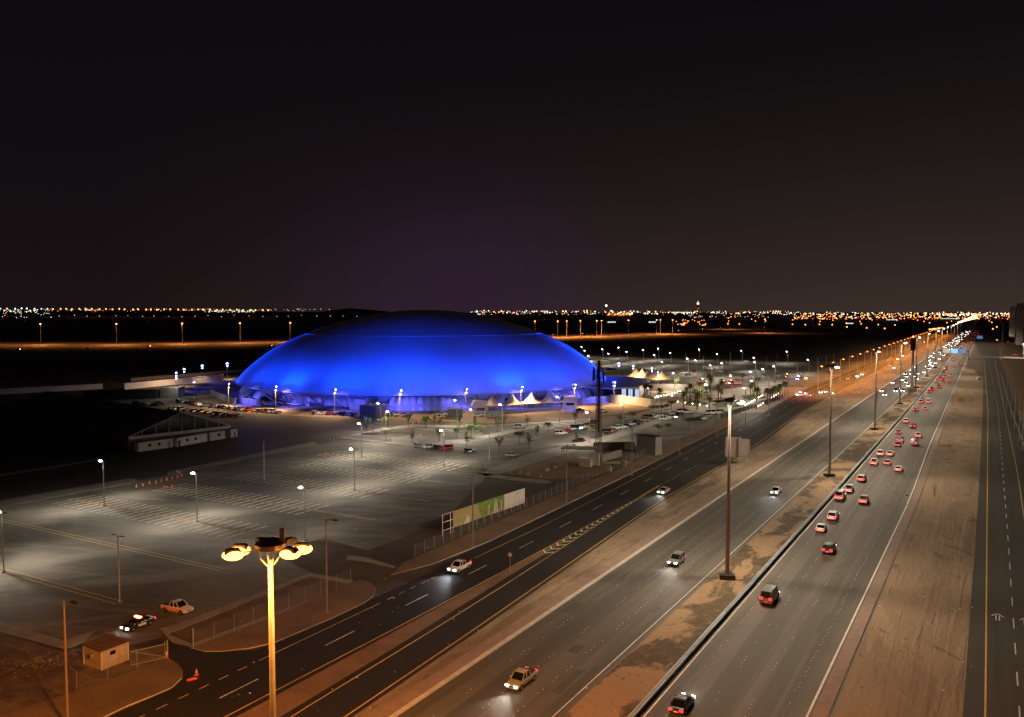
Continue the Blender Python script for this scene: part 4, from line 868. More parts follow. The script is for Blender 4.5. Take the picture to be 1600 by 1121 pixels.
# overhead sign gantry
gy = 640; gxy = at(1480, 562)
r = thing('sign_gantry', 'overhead gantry with grey-white and blue direction signs across the outbound carriageway', 'gantry', (*S(905, -30), 0), ROAD)
q = MB(); q.tube([(0, 16, 0), (0, 16, 9)], .3, M_dark, 8); q.tube([(0, -9, 0), (0, -9, 9)], .3, M_dark, 8); q.box((0, 3.5, 8.6), (.5, 25.5, .9), M_dark); build(q, 'frame', r)
for y_, m_ in ((10, M_wp), (3, emit('blue_sign_glow', (.25, .55, .9), .9)), (-4, emit('dim_blue_sign_glow', (.12, .3, .6), .45))):
    q = MB(); q.box((-.4, y_, 8.4), (.2, 6, 4.2), m_); build(q, 'sign_board', r)
r = thing('road_sign', 'blue direction sign beyond the gantry at the far right of the highway', 'sign', (*S(1500, -20), 0), ROAD)
q = MB(); q.box((0, 0, 6), (.2, 8, 5), MATS['dim_blue_sign_glow']); build(q, 'sign_board', r); q = MB(); q.tube([(0.3, 0, 0), (0.3, 0, 8)], .2, M_dark, 6); build(q, 'post', r)
# ================================================================== TELECOM TOWER COMPOUND
tx, ty = at(935, 727)
tw = thing('telecom_tower', 'tall brown lattice telecom tower with dark antenna panels in front of the dome', 'tower', (tx, ty, 0), .3)
q = MB(); HT = 31.5
for (sx_, sy_) in ((-1, -1), (1, -1), (1, 1), (-1, 1)): q.tube([(sx_ * .75, sy_ * .75, 0), (sx_ * .5, sy_ * .5, HT)], [.12, .09], M_pole2, 6)
def wd(z): return .75 - .25 * z / HT
for k in range(32):
    z0, z1 = k * HT / 32, (k + 1) * HT / 32
    for i_ in range(4):
        c0 = [(-1, -1), (1, -1), (1, 1), (-1, 1)][i_]; c1 = [(-1, -1), (1, -1), (1, 1), (-1, 1)][(i_ + 1) % 4]
        q.tube([(c0[0] * wd(z0), c0[1] * wd(z0), z0), (c1[0] * wd(z1), c1[1] * wd(z1), z1)], .045, M_pole2, 4, False); q.tube([(c0[0] * wd(z1), c0[1] * wd(z1), z1), (c1[0] * wd(z1), c1[1] * wd(z1), z1)], .045, M_pole2, 4, False)
build(q, 'lattice', tw)
q = MB(); q.box((0, 0, HT / 2 + 5), (.35, .35, HT - 10), M_dark); build(q, 'cable_ladder', tw)
for k, (a_, z_) in enumerate(((R(180), 28), (R(200), 27.4), (R(160), 26.8), (R(10), 27.6), (R(-20), 26.4), (R(90), 27.4))):
    q = MB(); r_ = 1.7 if k < 3 else 1.4; q.box((r_ * math.cos(a_), r_ * math.sin(a_), z_), (.35, .35, 3.2), M_dark); q.tube([(0, 0, z_), (r_ * math.cos(a_), r_ * math.sin(a_), z_)], .05, M_dark, 5); build(q, 'antenna', tw)
def block(px, py, w, d, h, m, name, label, cat, rz=ROAD, roof=None, z=0, legs=False):
    r = thing(name, label, cat, (*at(px, py), 0), rz)
    q = MB(); q.box((0, 0, z + h / 2), (w, d, h), m); build(q, 'wall' if not legs else 'roof', r)
    if legs:
        for a_ in (-1, 1):
            for b_3 in (-1, 1): l_ = MB(); l_.tube([(a_ * (w / 2 - .3), b_3 * (d / 2 - .3), 0), (a_ * (w / 2 - .3), b_3 * (d / 2 - .3), z)], .09, M_pole2, 6); build(l_, 'post', r)
    elif roof: q = MB(); q.box((0, 0, z + h + .08), (w + .3, d + .3, .16), roof); build(q, 'roof', r)
    return r
block(905, 716, 5, 11, .3, M_conc, 'carport', 'flat pale carport roof left of the telecom tower', 'carport', ROAD + .3, z=3.1, legs=True)
block(915, 729, 3.0, 3.6, 2.4, M_hut, 'equipment_cabin', 'weathered beige cabin at the foot of the telecom tower', 'cabin', ROAD + .2, M_grey)
block(929, 727, 1.4, 3.0, 3.4, M_wallw, 'equipment_cabinet', 'upright white cabinet close beside the telecom tower', 'cabinet', ROAD + .2, M_grey)
block(955, 718, 13, .4, 2.2, M_conc, 'yard_wall', 'low concrete wall right of the telecom tower', 'wall', ROAD - .1)
block(960, 703, 14, .4, 2.6, M_dirt, 'yard_wall', 'brown rear yard wall right of the telecom tower', 'wall', .1)
block(975, 728, 1.4, 1.2, 1.6, M_conc, 'concrete_block', 'upright pale concrete block right of the tower yard', 'block')
block(953, 737, 1.2, 1, 1.5, M_conc, 'concrete_block', 'pale concrete block in front of the tower yard', 'block')
block(962, 725, 9, .5, .7, M_conc, 'concrete_beam', 'long concrete beam lying right of the tower', 'beam', .1)
jb = MB(); jb.box((0, 0, .45), (1.5, .7, .9), M_conc, 0, (.85, .55)); n = 0
for px, py in ((797, 741), (812, 742), (824, 743), (845, 746.5), (854, 737), (858, 735), (867, 732), (875, 729), (882, 727), (892, 722)):
    n += 1; x, y = at(px, py); tag(build(jb, 'jersey_block', None, (x, y, .06), random.uniform(0, 3)), f'pale concrete block on the dark dirt above the billboard, {nth(n)} from the left', 'concrete block', 'concrete blocks above the billboard')
q = MB(); q.ball((0, 0, 0), .16, E_warm, 8); q.box((0, 0, -.3), (.1, .1, .5), M_dark); tag(build(q, 'bulkhead_lamp', None, (*at(936, 721.5), 1.4)), 'tiny glowing lamp at the foot of the telecom tower', 'lamp')
# thick median monopole with dark cabinet
mp_ = thing('monopole_mast', 'thick pale monopole with a dark drum near its top in the median', 'mast', (*at(1424.7, 612), 0))
q = MB(); q.tube([(0, 0, 0), (0, 0, 24)], [.75, .6], M_pole, 12); build(q, 'pole', mp_, smooth=True)
q = MB(); q.tube([(0, 0, 24), (0, 0, 31)], [1.3, 1.3], M_dark, 12); build(q, 'antenna_drum', mp_)
q = MB(); q.box((0, 0, 1), (4, 3, 2), M_conc); build(q, 'plinth', mp_); q = MB(); q.ball((0, 0, 31.6), .5, E_red, 8); build(q, 'beacon', mp_)
# slender flagpoles right edge and far tall mast
fp = MB(); fp.tube([(0, 0, 0), (0, 0, 17)], [.11, .06], M_pole, 6); n = 0
for px, py in ((1573, 640), (1579, 655), (1585, 670), (1592, 690), (1597, 705)):
    n += 1; x, y = at(px, py); tag(build(fp, 'flagpole', None, (x, y, 0)), f'thin bare pole on the right verge, {nth(n)} from the left', 'pole', 'thin poles on the right verge')
r = thing('high_mast_light', 'distant unlit mast with dark head left of the tower block', 'light mast', (*at(1565.6, 562), 0)); q = MB(); q.tube([(0, 0, 0), (0, 0, 36)], [.6, .4], M_pole, 8); build(q, 'pole', r); q = MB(); q.lathe([(0, 4), (2, 3.2), (2.2, 0), (0, -.4)], M_dark, 10, (0, 0, 35)); build(q, 'crown', r)
# ================================================================== TREES
def leaf_cloud(mb, n, fn, size, m1, m2):
    for _ in range(n):
        c = Vector(fn()); a_ = Vector((random.gauss(0, 1), random.gauss(0, 1), random.gauss(0, .6))).normalized(); b_3 = a_.cross(Vector((random.gauss(0, 1), random.gauss(0, 1), random.gauss(0, 1)))).normalized(); s_ = size * random.uniform(.6, 1.4)
        mb.add([c - a_ * s_, c + b_3 * s_ * .5, c + a_ * s_, c - b_3 * s_ * .5], [(0, 1, 2, 3)], m1 if random.random() < .6 else m2)
def tree_mesh(kind):
    tr = MB(); cr = MB()
    if kind == 'umbrella':
        tr.tube([(0, 0, 0), (.05, 0, 1.4), (0, .05, 2.6)], [.11, .08, .05], M_bark, 6)
        for w in (0, 2, 4): tr.tube([(0, 0, 2.0), (.7 * math.cos(w), .7 * math.sin(w), 2.9)], .035, M_bark, 5)
        leaf_cloud(cr, 240, lambda: (random.gauss(0, .75), random.gauss(0, .75), 2.95 + random.gauss(0, .28)), .26, M_leaf, M_leafy)
    elif kind == 'young':
        tr.tube([(0, 0, 0), (.05, 0, 1.5), (0, .05, 3.6)], [.08, .06, .03], M_bark, 6)
        leaf_cloud(cr, 150, lambda: (random.gauss(0, .4), random.gauss(0, .4), 2.9 + random.gauss(0, .75)), .24, M_leaf, M_leafy)
    elif kind == 'fan':
        tr.tube([(0, 0, 0), (0, 0, 1.8)], [.12, .09], M_bark, 6)
        for k in range(9):
            w = k * .7; tr.tube([(0, 0, 1.5), (.5 * math.cos(w), .5 * math.sin(w), 2.6), (1.2 * math.cos(w), 1.2 * math.sin(w), 3.6)], [.05, .035, .02], M_bark, 5)
        leaf_cloud(cr, 170, lambda: (lambda w, u: (1.15 * u * math.cos(w), 1.15 * u * math.sin(w), 2.0 + 1.8 * u + random.gauss(0, .2)))(random.uniform(0, 6.28), random.uniform(.4, 1.1)), .2, M_leaf, M_bark)
    return tr, cr
def palm_mesh(h=7.0, yellow=False):
    tr = MB(); cr = MB(); tr.tube([(0, 0, 0), (.1, 0, h * .4), (.05, .05, h * .8), (0, 0, h)], [.3, .24, .22, .28], M_bark, 8); m1 = M_leafy if yellow else M_leaf
    for k in range(34):
        w = k * 2.4; e = 1.25 - 1.9 * (k / 34) ** 1.2; L = random.uniform(1.9, 2.6); prev = None
        for j in range(5):
            u = j / 4; ee = e - 1.1 * u; r_ = L * u * math.cos(e - .45 * u); z_ = h + L * u * math.sin(ee + .25); wid = .3 * (1 - u) ** .5 + .03
            c = Vector((r_ * math.cos(w), r_ * math.sin(w), z_)); sd = Vector((-math.sin(w), math.cos(w), 0)) * wid
            cur = (c + sd - Vector((0, 0, wid * .6)), c, c - sd - Vector((0, 0, wid * .6)))
            if prev: cr.add([*prev, *cur], [(0, 1, 4, 3), (1, 2, 5, 4)], m1 if k % 3 else M_leafy)
            prev = cur
    return tr, cr
def make_tree(kind, tc_):
    r = link(kind, None); build(tc_[0], 'trunk', r, smooth=True); build(tc_[1], 'crown', r); return r
def scatter(kind, protos, pts, lab, cat, group, sc0=(.85, 1.2)):
    for i_, p in enumerate(pts):
        pr_ = protos[p[2] if len(p) > 2 else i_ % len(protos)]
        o = pr_ if pr_.name not in used else copy_tree(pr_); used.add(pr_.name)
        x, y = at(p[0], p[1]); o.location = (x, y, .1); s_ = random.uniform(*sc0); o.scale = (s_, s_, s_ * random.uniform(.95, 1.1)); o.rotation_euler = (0, 0, random.uniform(0, 6))
        tag(o, lab(i_), cat, group)
tp = [make_tree('small_tree', tree_mesh(k)) for k in ('umbrella', 'young', 'fan')]
smalls = sorted([(573, 676, 1), (584, 676, 0), (602, 670, 1), (604, 690, 0), (638, 667.5, 2), (644.5, 694, 1), (666, 670, 0), (679, 667, 1), (688, 672, 1), (686, 691, 2), (714, 686, 0), (729, 699, 1), (736, 686, 0), (751, 681.5, 1), (777, 675.7, 1), (786.6, 670, 2), (780, 706, 2), (811.6, 693, 0), (824, 667.6, 1), (839.5, 684, 1), (827, 703.5, 1), (857, 675.7, 0), (899, 663, 1), (902, 692, 1), (925, 686, 0), (718, 668, 1), (742, 672, 1)])
nmk = ('small round-crowned tree', 'thin young tree', 'bare fan-shaped small tree')
scatter('small_tree', tp, smalls, lambda i_: f'{nmk[smalls[i_][2]]} in the upper car park, {nth(i_ + 1)} from the left', 'tree', 'small trees of the upper car park', (1.0, 1.35))
sm2 = [(970, 664.6), (989, 659), (1020, 649), (1034, 646.6), (1042, 645), (1049, 641), (1045, 677), (1029, 680.5), (1076, 670)]
for i_, (a_, b_3) in enumerate(sm2):
    o = copy_tree(tp[0]); x, y = at(a_, b_3); o.location = (x, y, .1); o.rotation_euler = (0, 0, i_); s_ = 1.0 + .1 * (i_ % 3); o.scale = (s_, s_, s_)
    tag(o, (f'round tree on the walkway of the right car row, {nth(i_ + 1)} from the left' if i_ < 6 else ('leafy tree', 'low leafy tree', 'dark small tree')[i_ - 6] + (' above the tall dark cabin', ' left above the tall dark cabin', ' right of the tall dark cabin by the verge')[i_ - 6]), 'tree', 'trees along the right car row')
pp = [make_tree('palm_tree', palm_mesh(7.0)), make_tree('palm_tree', palm_mesh(6.2)), make_tree('palm_tree', palm_mesh(6.4, True))]  # yellow leaf colour of the last palm stands in for lamp light on it
palms = sorted([(1068.5, 637.5, 0), (1089.6, 640, 1), (1108.5, 640.6, 1), (1073, 627.5, 2), (1078.5, 627.5, 0), (1086.5, 629, 1), (1093, 621, 2), (1096.6, 632.5, 2), (1105, 625, 1), (1110.6, 616, 0), (1108, 610, 0), (1122.5, 625, 2), (1126, 627.5, 2), (1128.5, 617.5, 0), (1172.5, 617.5, 1), (1176.5, 619, 1), (1182, 640, 0), (1199, 633, 0), (1203, 631, 1), (1207, 629, 0), (1211, 627.5, 0), (1215, 626, 1), (1218.5, 625, 0), (1226.5, 620, 0), (1007, 622, 2), (1011, 622.4, 2), (1017, 620.8, 1), (1031, 634.8, 0), (1058.6, 611, 2), (1160, 602, 0), (1184, 606, 1)])
scatter('palm_tree', pp, palms, lambda i_: f'{"yellow-coloured, as if lit," if palms[i_][2] == 2 else "dark"} palm tree of the plaza, {nth(i_ + 1)} from the left', 'palm tree', 'palms of the plaza')
bt = MB()
for k in range(14):
    w = k * 2.4; z0 = .2 + .15 * k; bt.tube([(0, 0, z0), (.5 * math.cos(w), .5 * math.sin(w), z0 + 1.1), (.8 * math.cos(w), .8 * math.sin(w), z0 + 2.3)], [.04, .025, .01], M_bark, 4)
bt.tube([(0, 0, 0), (0, .1, 2), (.1, 0, 4.2)], [.07, .05, .02], M_bark, 5)
tag(build(bt, 'bare_tree', None, (*at(1460, 778), 0)), 'leafless sapling on the sand strip right of the highway', 'tree')
# ================================================================== PLAZA
sheet('plaza', P((1016, 642), (1024, 623), (1002, 611), (1106, 611), (1180, 604), (1262, 606), (1235, 622), (1192, 645), (1150, 646), (1090, 645)), .07, M_plaza)
for pts, m_, nm in ((((1068, 631), (1078, 627.5), (1104, 629), (1108, 632), (1090, 635), (1072, 634)), M_grass, 'lawn'), (((1112, 633), (1125, 628.5), (1155, 630), (1166, 634), (1150, 637), (1120, 637)), M_grass, 'lawn'), (((1020, 634), (1036, 633.5), (1040, 637), (1026, 638)), M_grass, 'lawn'), (((1158, 619), (1185, 617), (1198, 622), (1170, 626)), M_grass, 'lawn'),
    (((1080, 624), (1090, 618), (1120, 617), (1122, 622), (1110, 626.5), (1084, 627)), M_verge, 'flower_bed'), (((1112, 628), (1125, 621), (1145, 622), (1146, 627), (1128, 629)), M_verge, 'flower_bed'), (((1055, 612.5), (1110, 612.5), (1106, 615), (1058, 614.5)), M_grass, 'lawn')):
    sheet(nm, P(*pts), .08, m_, thick=.12)
bl = MB(); bl.tube([(0, 0, 0), (0, 0, .8)], .08, M_pole, 6); bl.ball((0, 0, .95), .17, E_warm, 8)
def bol(pts, where):
    for i_, (px, py) in enumerate(pts): x, y = at(px, py); tag(build(bl, 'bollard_light', None, (x, y, .07)), f'glowing bollard light {where}, {nth(i_ + 1)} from the left', 'bollard light', 'bollard lights of the plaza')
def lp(a_, b_3, n): return [(a_[0] + (b_3[0] - a_[0]) * k / (n - 1), a_[1] + (b_3[1] - a_[1]) * k / (n - 1)) for k in range(n)]
bol(lp((1164, 637), (1191, 621), 10), 'on the upper edge of the palm walk'); bol(lp((1185, 638), (1219, 616), 11), 'on the lower edge of the palm walk'); bol(lp((1024, 624.5), (1063, 614.5), 10), 'right of the cream wall'); bol(lp((1059, 631), (1105, 637.5), 5), 'on the kerb below the lawns')
panel_fence([S(352, -101), S(455, -96.6)], 2.2, M_dark, 'dark low fence between the palm row and the service road', rib=False)
# warm plaza uplights (lit bollards and shop fronts)
for px, py, p_ in ((1095, 622, 900), (1012, 618, 900), (1050, 630, 500)):
    x, y = at(px, py); q = MB(); q.tube([(0, 0, 0), (0, 0, 3.6)], .07, M_pole, 6); q.ball((0, 0, 3.8), .25, E_warm, 8); o = build(q, 'globe_lamp', None, (x, y, .1)); tag(o, {1095: 'globe lamp in the brown flower bed among palms', 1012: 'globe lamp in front of the glass entrance', 1050: 'globe lamp on the plaza right of the cream wall end'}[px], 'lamp'); lamp('POINT', WARM, p_ * 2.2, (0, 0, 4.3), o)
# ================================================================== VEHICLES
PAINT = {'white': (.72, .72, .70), 'silver': (.42, .43, .44), 'grey': (.16, .165, .17), 'black': (.014, .014, .016), 'red': (.34, .02, .02), 'blue': (.03, .09, .26), 'beige': (.42, .35, .25), 'navy': (.015, .025, .07)}
PM = {k: mat('car_paint_' + k.replace(' ', '_'), v, .28, .25 if k in ('silver', 'grey') else 0, coat=.6) for k, v in PAINT.items()}
def loft(mb, rings, m):
    n = len(rings[0]); vs = [p for r_ in rings for p in r_]
    fs = [(i_ * n + k, i_ * n + (k + 1) % n, (i_ + 1) * n + (k + 1) % n, (i_ + 1) * n + k) for i_ in range(len(rings) - 1) for k in range(n)] + [tuple(range(n)), tuple((len(rings) - 1) * n + k for k in range(n))]
    mb.add(vs, fs, m)
SPEC = {  # length, width, stations (x, z bottom, z top, width factor), cabin (x rear base, x rear top, x front top, x front base, belt z, roof z)
 'sedan': (4.7, 1.8, [(-2.35, .45, .80, .86), (-2.2, .3, .95, .95), (-1.3, .26, .98, 1), (.9, .26, .98, 1), (1.9, .28, .86, .97), (2.25, .32, .74, .9), (2.35, .42, .62, .8)], (-1.75, -1.05, .25, 1.05, .95, 1.43)),
 'suv': (4.9, 1.95, [(-2.45, .5, 1.0, .9), (-2.3, .35, 1.12, .97), (-1.3, .3, 1.12, 1), (.9, .3, 1.12, 1), (2.0, .34, 1.04, .97), (2.35, .38, .92, .92), (2.45, .5, .75, .85)], (-2.3, -2.1, .2, .95, 1.1, 1.82)),
 'pickup': (5.2, 1.85, [(-2.6, .5, 1.02, .92), (-2.5, .42, 1.06, .98), (-1.3, .36, 1.06, 1), (1.1, .34, 1.06, 1), (2.2, .36, .98, .97), (2.5, .4, .88, .92), (2.6, .5, .72, .85)], (-.75, -.6, .6, 1.25, 1.04, 1.75)),
 'van': (5.4, 2.0, [(-2.7, .4, 1.25, .95), (-2.6, .35, 1.3, 1), (1.2, .33, 1.3, 1), (2.1, .36, 1.1, .97), (2.6, .4, .95, .9), (2.7, .5, .8, .82)], (-2.65, -2.6, 1.0, 1.8, 1.26, 2.25)),
 'truck': (8.0, 2.4, [(-4, .6, 1.1, .98), (-3.9, .5, 1.15, 1), (3.0, .5, 1.2, 1), (3.9, .5, 1.5, .98), (4.0, .55, 1.3, .93)], (1.8, 1.9, 3.55, 3.85, 1.2, 2.9))}
def car_parts(kind):
    L, Wd, stn, cab = SPEC[kind]; w = Wd / 2; out_ = []
    b = MB(); rings = []
    for x, zb, zt, k in stn:
        h_ = zt - zb; rings.append([(x, -w * k * .9, zb), (x, -w * k, zb + h_ * .3), (x, -w * k, zb + h_ * .72), (x, -w * k * .9, zt), (x, w * k * .9, zt), (x, w * k, zb + h_ * .72), (x, w * k, zb + h_ * .3), (x, w * k * .9, zb)])
    PMK = PM['white']; loft(b, rings, PMK)
    xr, xrt, xft, xf, zb, zr = cab; wt = w * .78
    b.add([(xrt, -wt, zr), (xft, -wt, zr), (xft, wt, zr), (xrt, wt, zr), (xrt + .12, -wt * .9, zr + .05), (xft - .15, -wt * .9, zr + .05), (xft - .15, wt * .9, zr + .05), (xrt + .12, wt * .9, zr + .05)], [(0, 1, 2, 3), (4, 5, 6, 7), (0, 1, 5, 4), (1, 2, 6, 5), (2, 3, 7, 6), (3, 0, 4, 7)], PMK)
    for sx_, tx_ in ((xr, xrt), (xf, xft), ((xr + xf) / 2, (xrt + xft) / 2)):
        for sy_ in (-1, 1): b.tube([(sx_, sy_ * w * .9, zb), (tx_, sy_ * wt, zr)], .06, PMK, 4)
    for sy_ in (-1, 1): b.box((xf - .35, sy_ * (w + .08), zb + .1), (.15, .2, .14), PMK)
    if kind == 'pickup': b.box((-1.75, 0, 1.07), (1.5, Wd * .78, .03), M_trim)
    if kind == 'truck': b.box((-1.2, 0, 2.1), (5.4, 2.35, 1.9), PMK)
    out_.append(('body', b.mesh('body', True)))
    g_ = MB(); g_.add([(xr, -w * .89, zb - .02), (xf, -w * .89, zb - .02), (xf, w * .89, zb - .02), (xr, w * .89, zb - .02), (xrt, -wt * .985, zr), (xft, -wt * .985, zr), (xft, wt * .985, zr), (xrt, wt * .985, zr)], [(0, 1, 2, 3), (4, 5, 6, 7), (0, 1, 5, 4), (1, 2, 6, 5), (2, 3, 7, 6), (3, 0, 4, 7)], M_glass)
    out_.append(('windows', g_.mesh('windows')))
    wr = .33 if kind == 'sedan' else .4 if kind != 'truck' else .5; xs = (-L * .3, L * .31)
    for x in xs:
        for sy_ in (-1, 1):
            q = MB(); q.tube([(x, sy_ * (w - .22), wr), (x, sy_ * (w + .02), wr)], wr, M_tyre, 14); q.tube([(x, sy_ * (w), wr), (x, sy_ * (w + .035), wr)], wr * .58, M_rim, 10); out_.append(('wheel', q.mesh('wheel')))
    xh = L / 2 - .1; zh = stn[-2][2] - .12
    for sy_ in (-1, 1):
        q = MB(); q.box((xh, sy_ * w * .66, zh), (.22, .42, .2), M_headoff, sy_ * .25); out_.append(('headlight', q.mesh('headlight')))
        q = MB(); q.box((-L / 2 + .06, sy_ * w * .7, stn[1][2] - .17), (.16, .42, .22 if kind == 'sedan' else .34), M_tailoff); out_.append(('tail_light', q.mesh('tail_light')))
    q = MB(); q.box((xh + .04, 0, zh - .06), (.14, w * .8, .18), M_trim); q.box((xh + .02, 0, zh - .32), (.14, w * 1.2, .1), M_trim); q.box((-L / 2 - .01, 0, .62), (.05, .5, .12), M_wp); out_.append(('grille', q.mesh('grille')))
    return out_
CP = {k: car_parts(k) for k in SPEC}
def merged(kind):
    """one light mesh per kind for vehicles too small to show parts; slots: paint, glass, tyre, head, tail"""
    bm = bmesh.new(); slots = [PM['white'], M_glass, M_tyre, M_headoff, M_tailoff]
    key = {'body': 0, 'windows': 1, 'wheel': 2, 'headlight': 3, 'tail_light': 4, 'grille': 2}
    for nm, me in CP[kind]:
        n0 = len(bm.faces); bm.from_mesh(me); bm.faces.ensure_lookup_table()
        for f in bm.faces[n0:]: f.material_index = key[nm]
    me = bpy.data.meshes.new(kind); bm.to_mesh(me); bm.free()
    for m in slots: me.materials.append(m)
    return me
MG = {k: merged(k) for k in SPEC}
def setmat(o, i_, m): o.material_slots[i_].link = 'OBJECT'; o.material_slots[i_].material = m
KN = {'sedan': 'car', 'suv': 'suv', 'pickup': 'pickup_truck', 'van': 'van', 'truck': 'truck'}
def car(kind, x, y, rz, paint, label, group=None, head=None, tail=None, detail=True, beam=0, z=.06):
    cat = {'sedan': 'car', 'suv': 'SUV', 'pickup': 'pickup', 'van': 'van', 'truck': 'truck'}[kind]
    nm = ('parked_' if not (head or tail) else '') + KN[kind]
    if not detail:
        o = link(nm, MG[kind], None, (x, y, z), rz); setmat(o, 0, PM[paint])
        if head: setmat(o, 3, head)
        if tail: setmat(o, 4, tail)
        tag(o, label, cat, group); r = o
    else:
        r = thing(nm, label, cat, (x, y, z), rz, group)
        for n_, me in CP[kind]:
            o = link(n_, me, r)
            if n_ == 'body': setmat(o, 0, PM[paint])
            if n_ == 'headlight' and head: setmat(o, 0, head)
            if n_ == 'tail_light' and tail: setmat(o, 0, tail)
    if beam:
        L = SPEC[kind][0]; lamp('SPOT', (.9, .95, 1) if head is E_headb else (1, .93, .8), beam, (L / 2 + .15, 0, .65), r, (L / 2 + 14, 0, 0), 75, .8, .25)
    return r
def lightbar(r, z, cols, x=0, w=1.3):
    for k, e_ in enumerate(cols):
        q = MB(); q.box((x, -w / 2 + w * (k + .5) / len(cols), z), (.34, w / len(cols) - .04, .2), e_); build(q, 'beacon', r)
# --- named near vehicles
x, y = at(216, 981); r = car('sedan', x, y, R(-118), 'black', 'black and white police car with red roof lights and headlamps on beside the guard hut', head=E_head, tail=E_tail, beam=1200)
r.name = 'police_car'; lightbar(r, 1.56, (E_red, E_amb, E_red)); q = MB(); q.box((0, -.925, .62), (1.3, .02, .34), M_wp); q.box((0, .925, .62), (1.3, .02, .34), M_wp); build(q, 'door_panel', r); q = MB(); q.box((-2.0, 0, .99), (.5, 1.4, .03), M_wp); build(q, 'boot_lid', r); lamp('POINT', (1, .15, .05), 120, (0, 0, 2.1), r)
x, y = at(277, 957); r = car('pickup', x, y, R(-25), 'white', 'white pickup with orange side stripe parked above the planter bed'); q = MB()
for sy_ in (-1, 1): q.box((-.2, sy_ * .935, .86), (4.4, .02, .13), M_org); q.box((-.2, sy_ * .932, .58), (3.9, .02, .16), mat('pale_orange_stripe', (.7, .22, .1), .5))
build(q, 'side_stripe', r)
# --- parked cars by photo position
PKC = ['white', 'silver', 'grey', 'black', 'white', 'red', 'white', 'beige', 'navy']
def parked(pts, rz, where, group, det=False, jit=.06):
    for i_, p in enumerate(pts):
        px, py = p[0], p[1]; pc = p[2] if len(p) > 2 else random.choice(PKC); kd = p[3] if len(p) > 3 else random.choice(['sedan', 'sedan', 'suv', 'sedan', 'pickup'])
        hd = p[4] if len(p) > 4 else None; tl = p[5] if len(p) > 5 else None
        x, y = at(px, py); a_ = p[6] if len(p) > 6 else rz
        car(kd, x, y, a_ + random.uniform(-jit, jit) + (0 if random.random() < .7 or len(p) > 4 else math.pi), pc, f'{pc} {KN[kd].split("_")[0]} {where}, {nth(i_ + 1)} from the left', group, hd, tl, detail=det)
parked([(282, 629), (287.5, 629.8), (293.6, 631), (301.5, 632.5), (306, 633.3), (311.6, 634.2), (319.5, 636), (332, 637.2), (340, 638), (347, 638.8), (356, 640), (364, 640.5), (372, 641.2), (379, 642), (388, 643), (400, 643.6), (407.5, 644.6), (416.5, 645), (424, 645.6), (433, 646.4, 'silver', 'sedan')], R(70), 'in the lit row left before the dome', 'cars in the lit row left of the dome')
parked([(268, 641), (275, 641.3), (283.5, 642), (292, 643.2), (304, 645), (315, 646), (324, 647.3), (335, 649), (343, 650), (353, 651), (362, 651.4), (373, 652)], R(70), 'in the dim front row behind the hangar', 'cars in the dim row behind the hangar')
parked([(214, 633, 'black', 'suv'), (222, 634, 'black', 'sedan'), (231, 633.5, 'white', 'sedan'), (241, 635, 'black', 'sedan'), (250, 633, 'grey', 'suv')], R(20), 'in the dark near the corrugated shed', 'dark cars near the shed')
parked([(494, 647.6, 'white', 'suv'), (504, 648.2, 'white', 'sedan'), (514, 648.6, 'red', 'sedan'), (524.5, 649, 'silver', 'sedan'), (536, 649.6, 'navy', 'suv'), (547, 650, 'blue', 'sedan'), (555, 652, 'blue', 'suv')], R(75), 'in the group left of the dark container', 'cars left of the dark container')
parked([(600, 650.7, 'white', 'sedan'), (609, 650.7, 'black', 'suv'), (619.5, 650.7, 'beige', 'sedan'), (631, 651, 'beige', 'suv')], R(95), 'in the group right of the dark container', 'cars right of the dark container')
parked([(690, 650, 'white', 'pickup'), (746, 651.4, 'white', 'sedan'), (757, 651, 'white', 'suv'), (904.5, 644, 'black', 'suv'), (941.6, 644.5, 'white', 'sedan')], R(30), 'standing alone on the sand before the dome', 'cars scattered before the dome')
parked([(442, 633, 'red', 'sedan'), (453.6, 632.7, 'silver', 'sedan'), (462.6, 634, 'white', 'sedan')], R(10), 'under the blue-lit struts of the dome', 'cars close under the dome')
x, y = at(405, 629); car('sedan', x, y, R(-110), 'black', 'dark car with two small headlamps under the left edge of the dome', head=E_headb, detail=False)
x, y = at(179, 632); car('sedan', x, y, R(88), 'red', 'lone car with red tail lamps glowing in the dark far left', head=E_headb, tail=E_tail, detail=False, beam=500)
parked([(654, 699.5, 'silver', 'sedan'), (671, 701.5, 'white', 'pickup'), (685, 702.5, 'black', 'sedan'), (697, 704, 'red', 'suv')], R(35), 'on the walkway edge above the bay rows', 'cars on the upper edge of the near car park', det=True)
x, y = at(733, 708); r = car('sedan', x, y, R(25), 'black', 'black and white patrol car right of the red suv above the bay rows'); r.name = 'police_car'; q = MB(); q.box((-2.0, 0, .99), (.6, 1.5, .03), M_wp); q.box((1.5, 0, .95), (1.1, 1.4, .03), M_wp); q.box((0, -.925, .62), (1.3, .02, .34), M_wp); build(q, 'white_panels', r)
x, y = at(800, 714); car('sedan', x, y, R(15), 'silver', 'silver car parked alone at the corner of the walkway above the billboard')
x, y = at(812, 670); car('suv', x, y, R(12), 'silver', 'pale suv parked alone in the middle of the upper car park')
DV = R(32)
parked([(876, 680, 'white', 'suv'), (886, 676, 'red', 'sedan'), (892, 673, 'white', 'sedan'), (900, 672, 'navy', 'suv', E_headb, None, R(-40)), (910, 670, 'white', 'suv'), (919, 667, 'red', 'sedan'), (926, 663, 'black', 'suv')], R(12), 'in the diagonal row left of the telecom tower', 'cars left of the telecom tower', det=True)
x, y = at(904, 690.5); car('sedan', x, y, R(190), 'black', 'black car with glowing red tail lamps nearest left of the telecom tower', tail=E_tail)
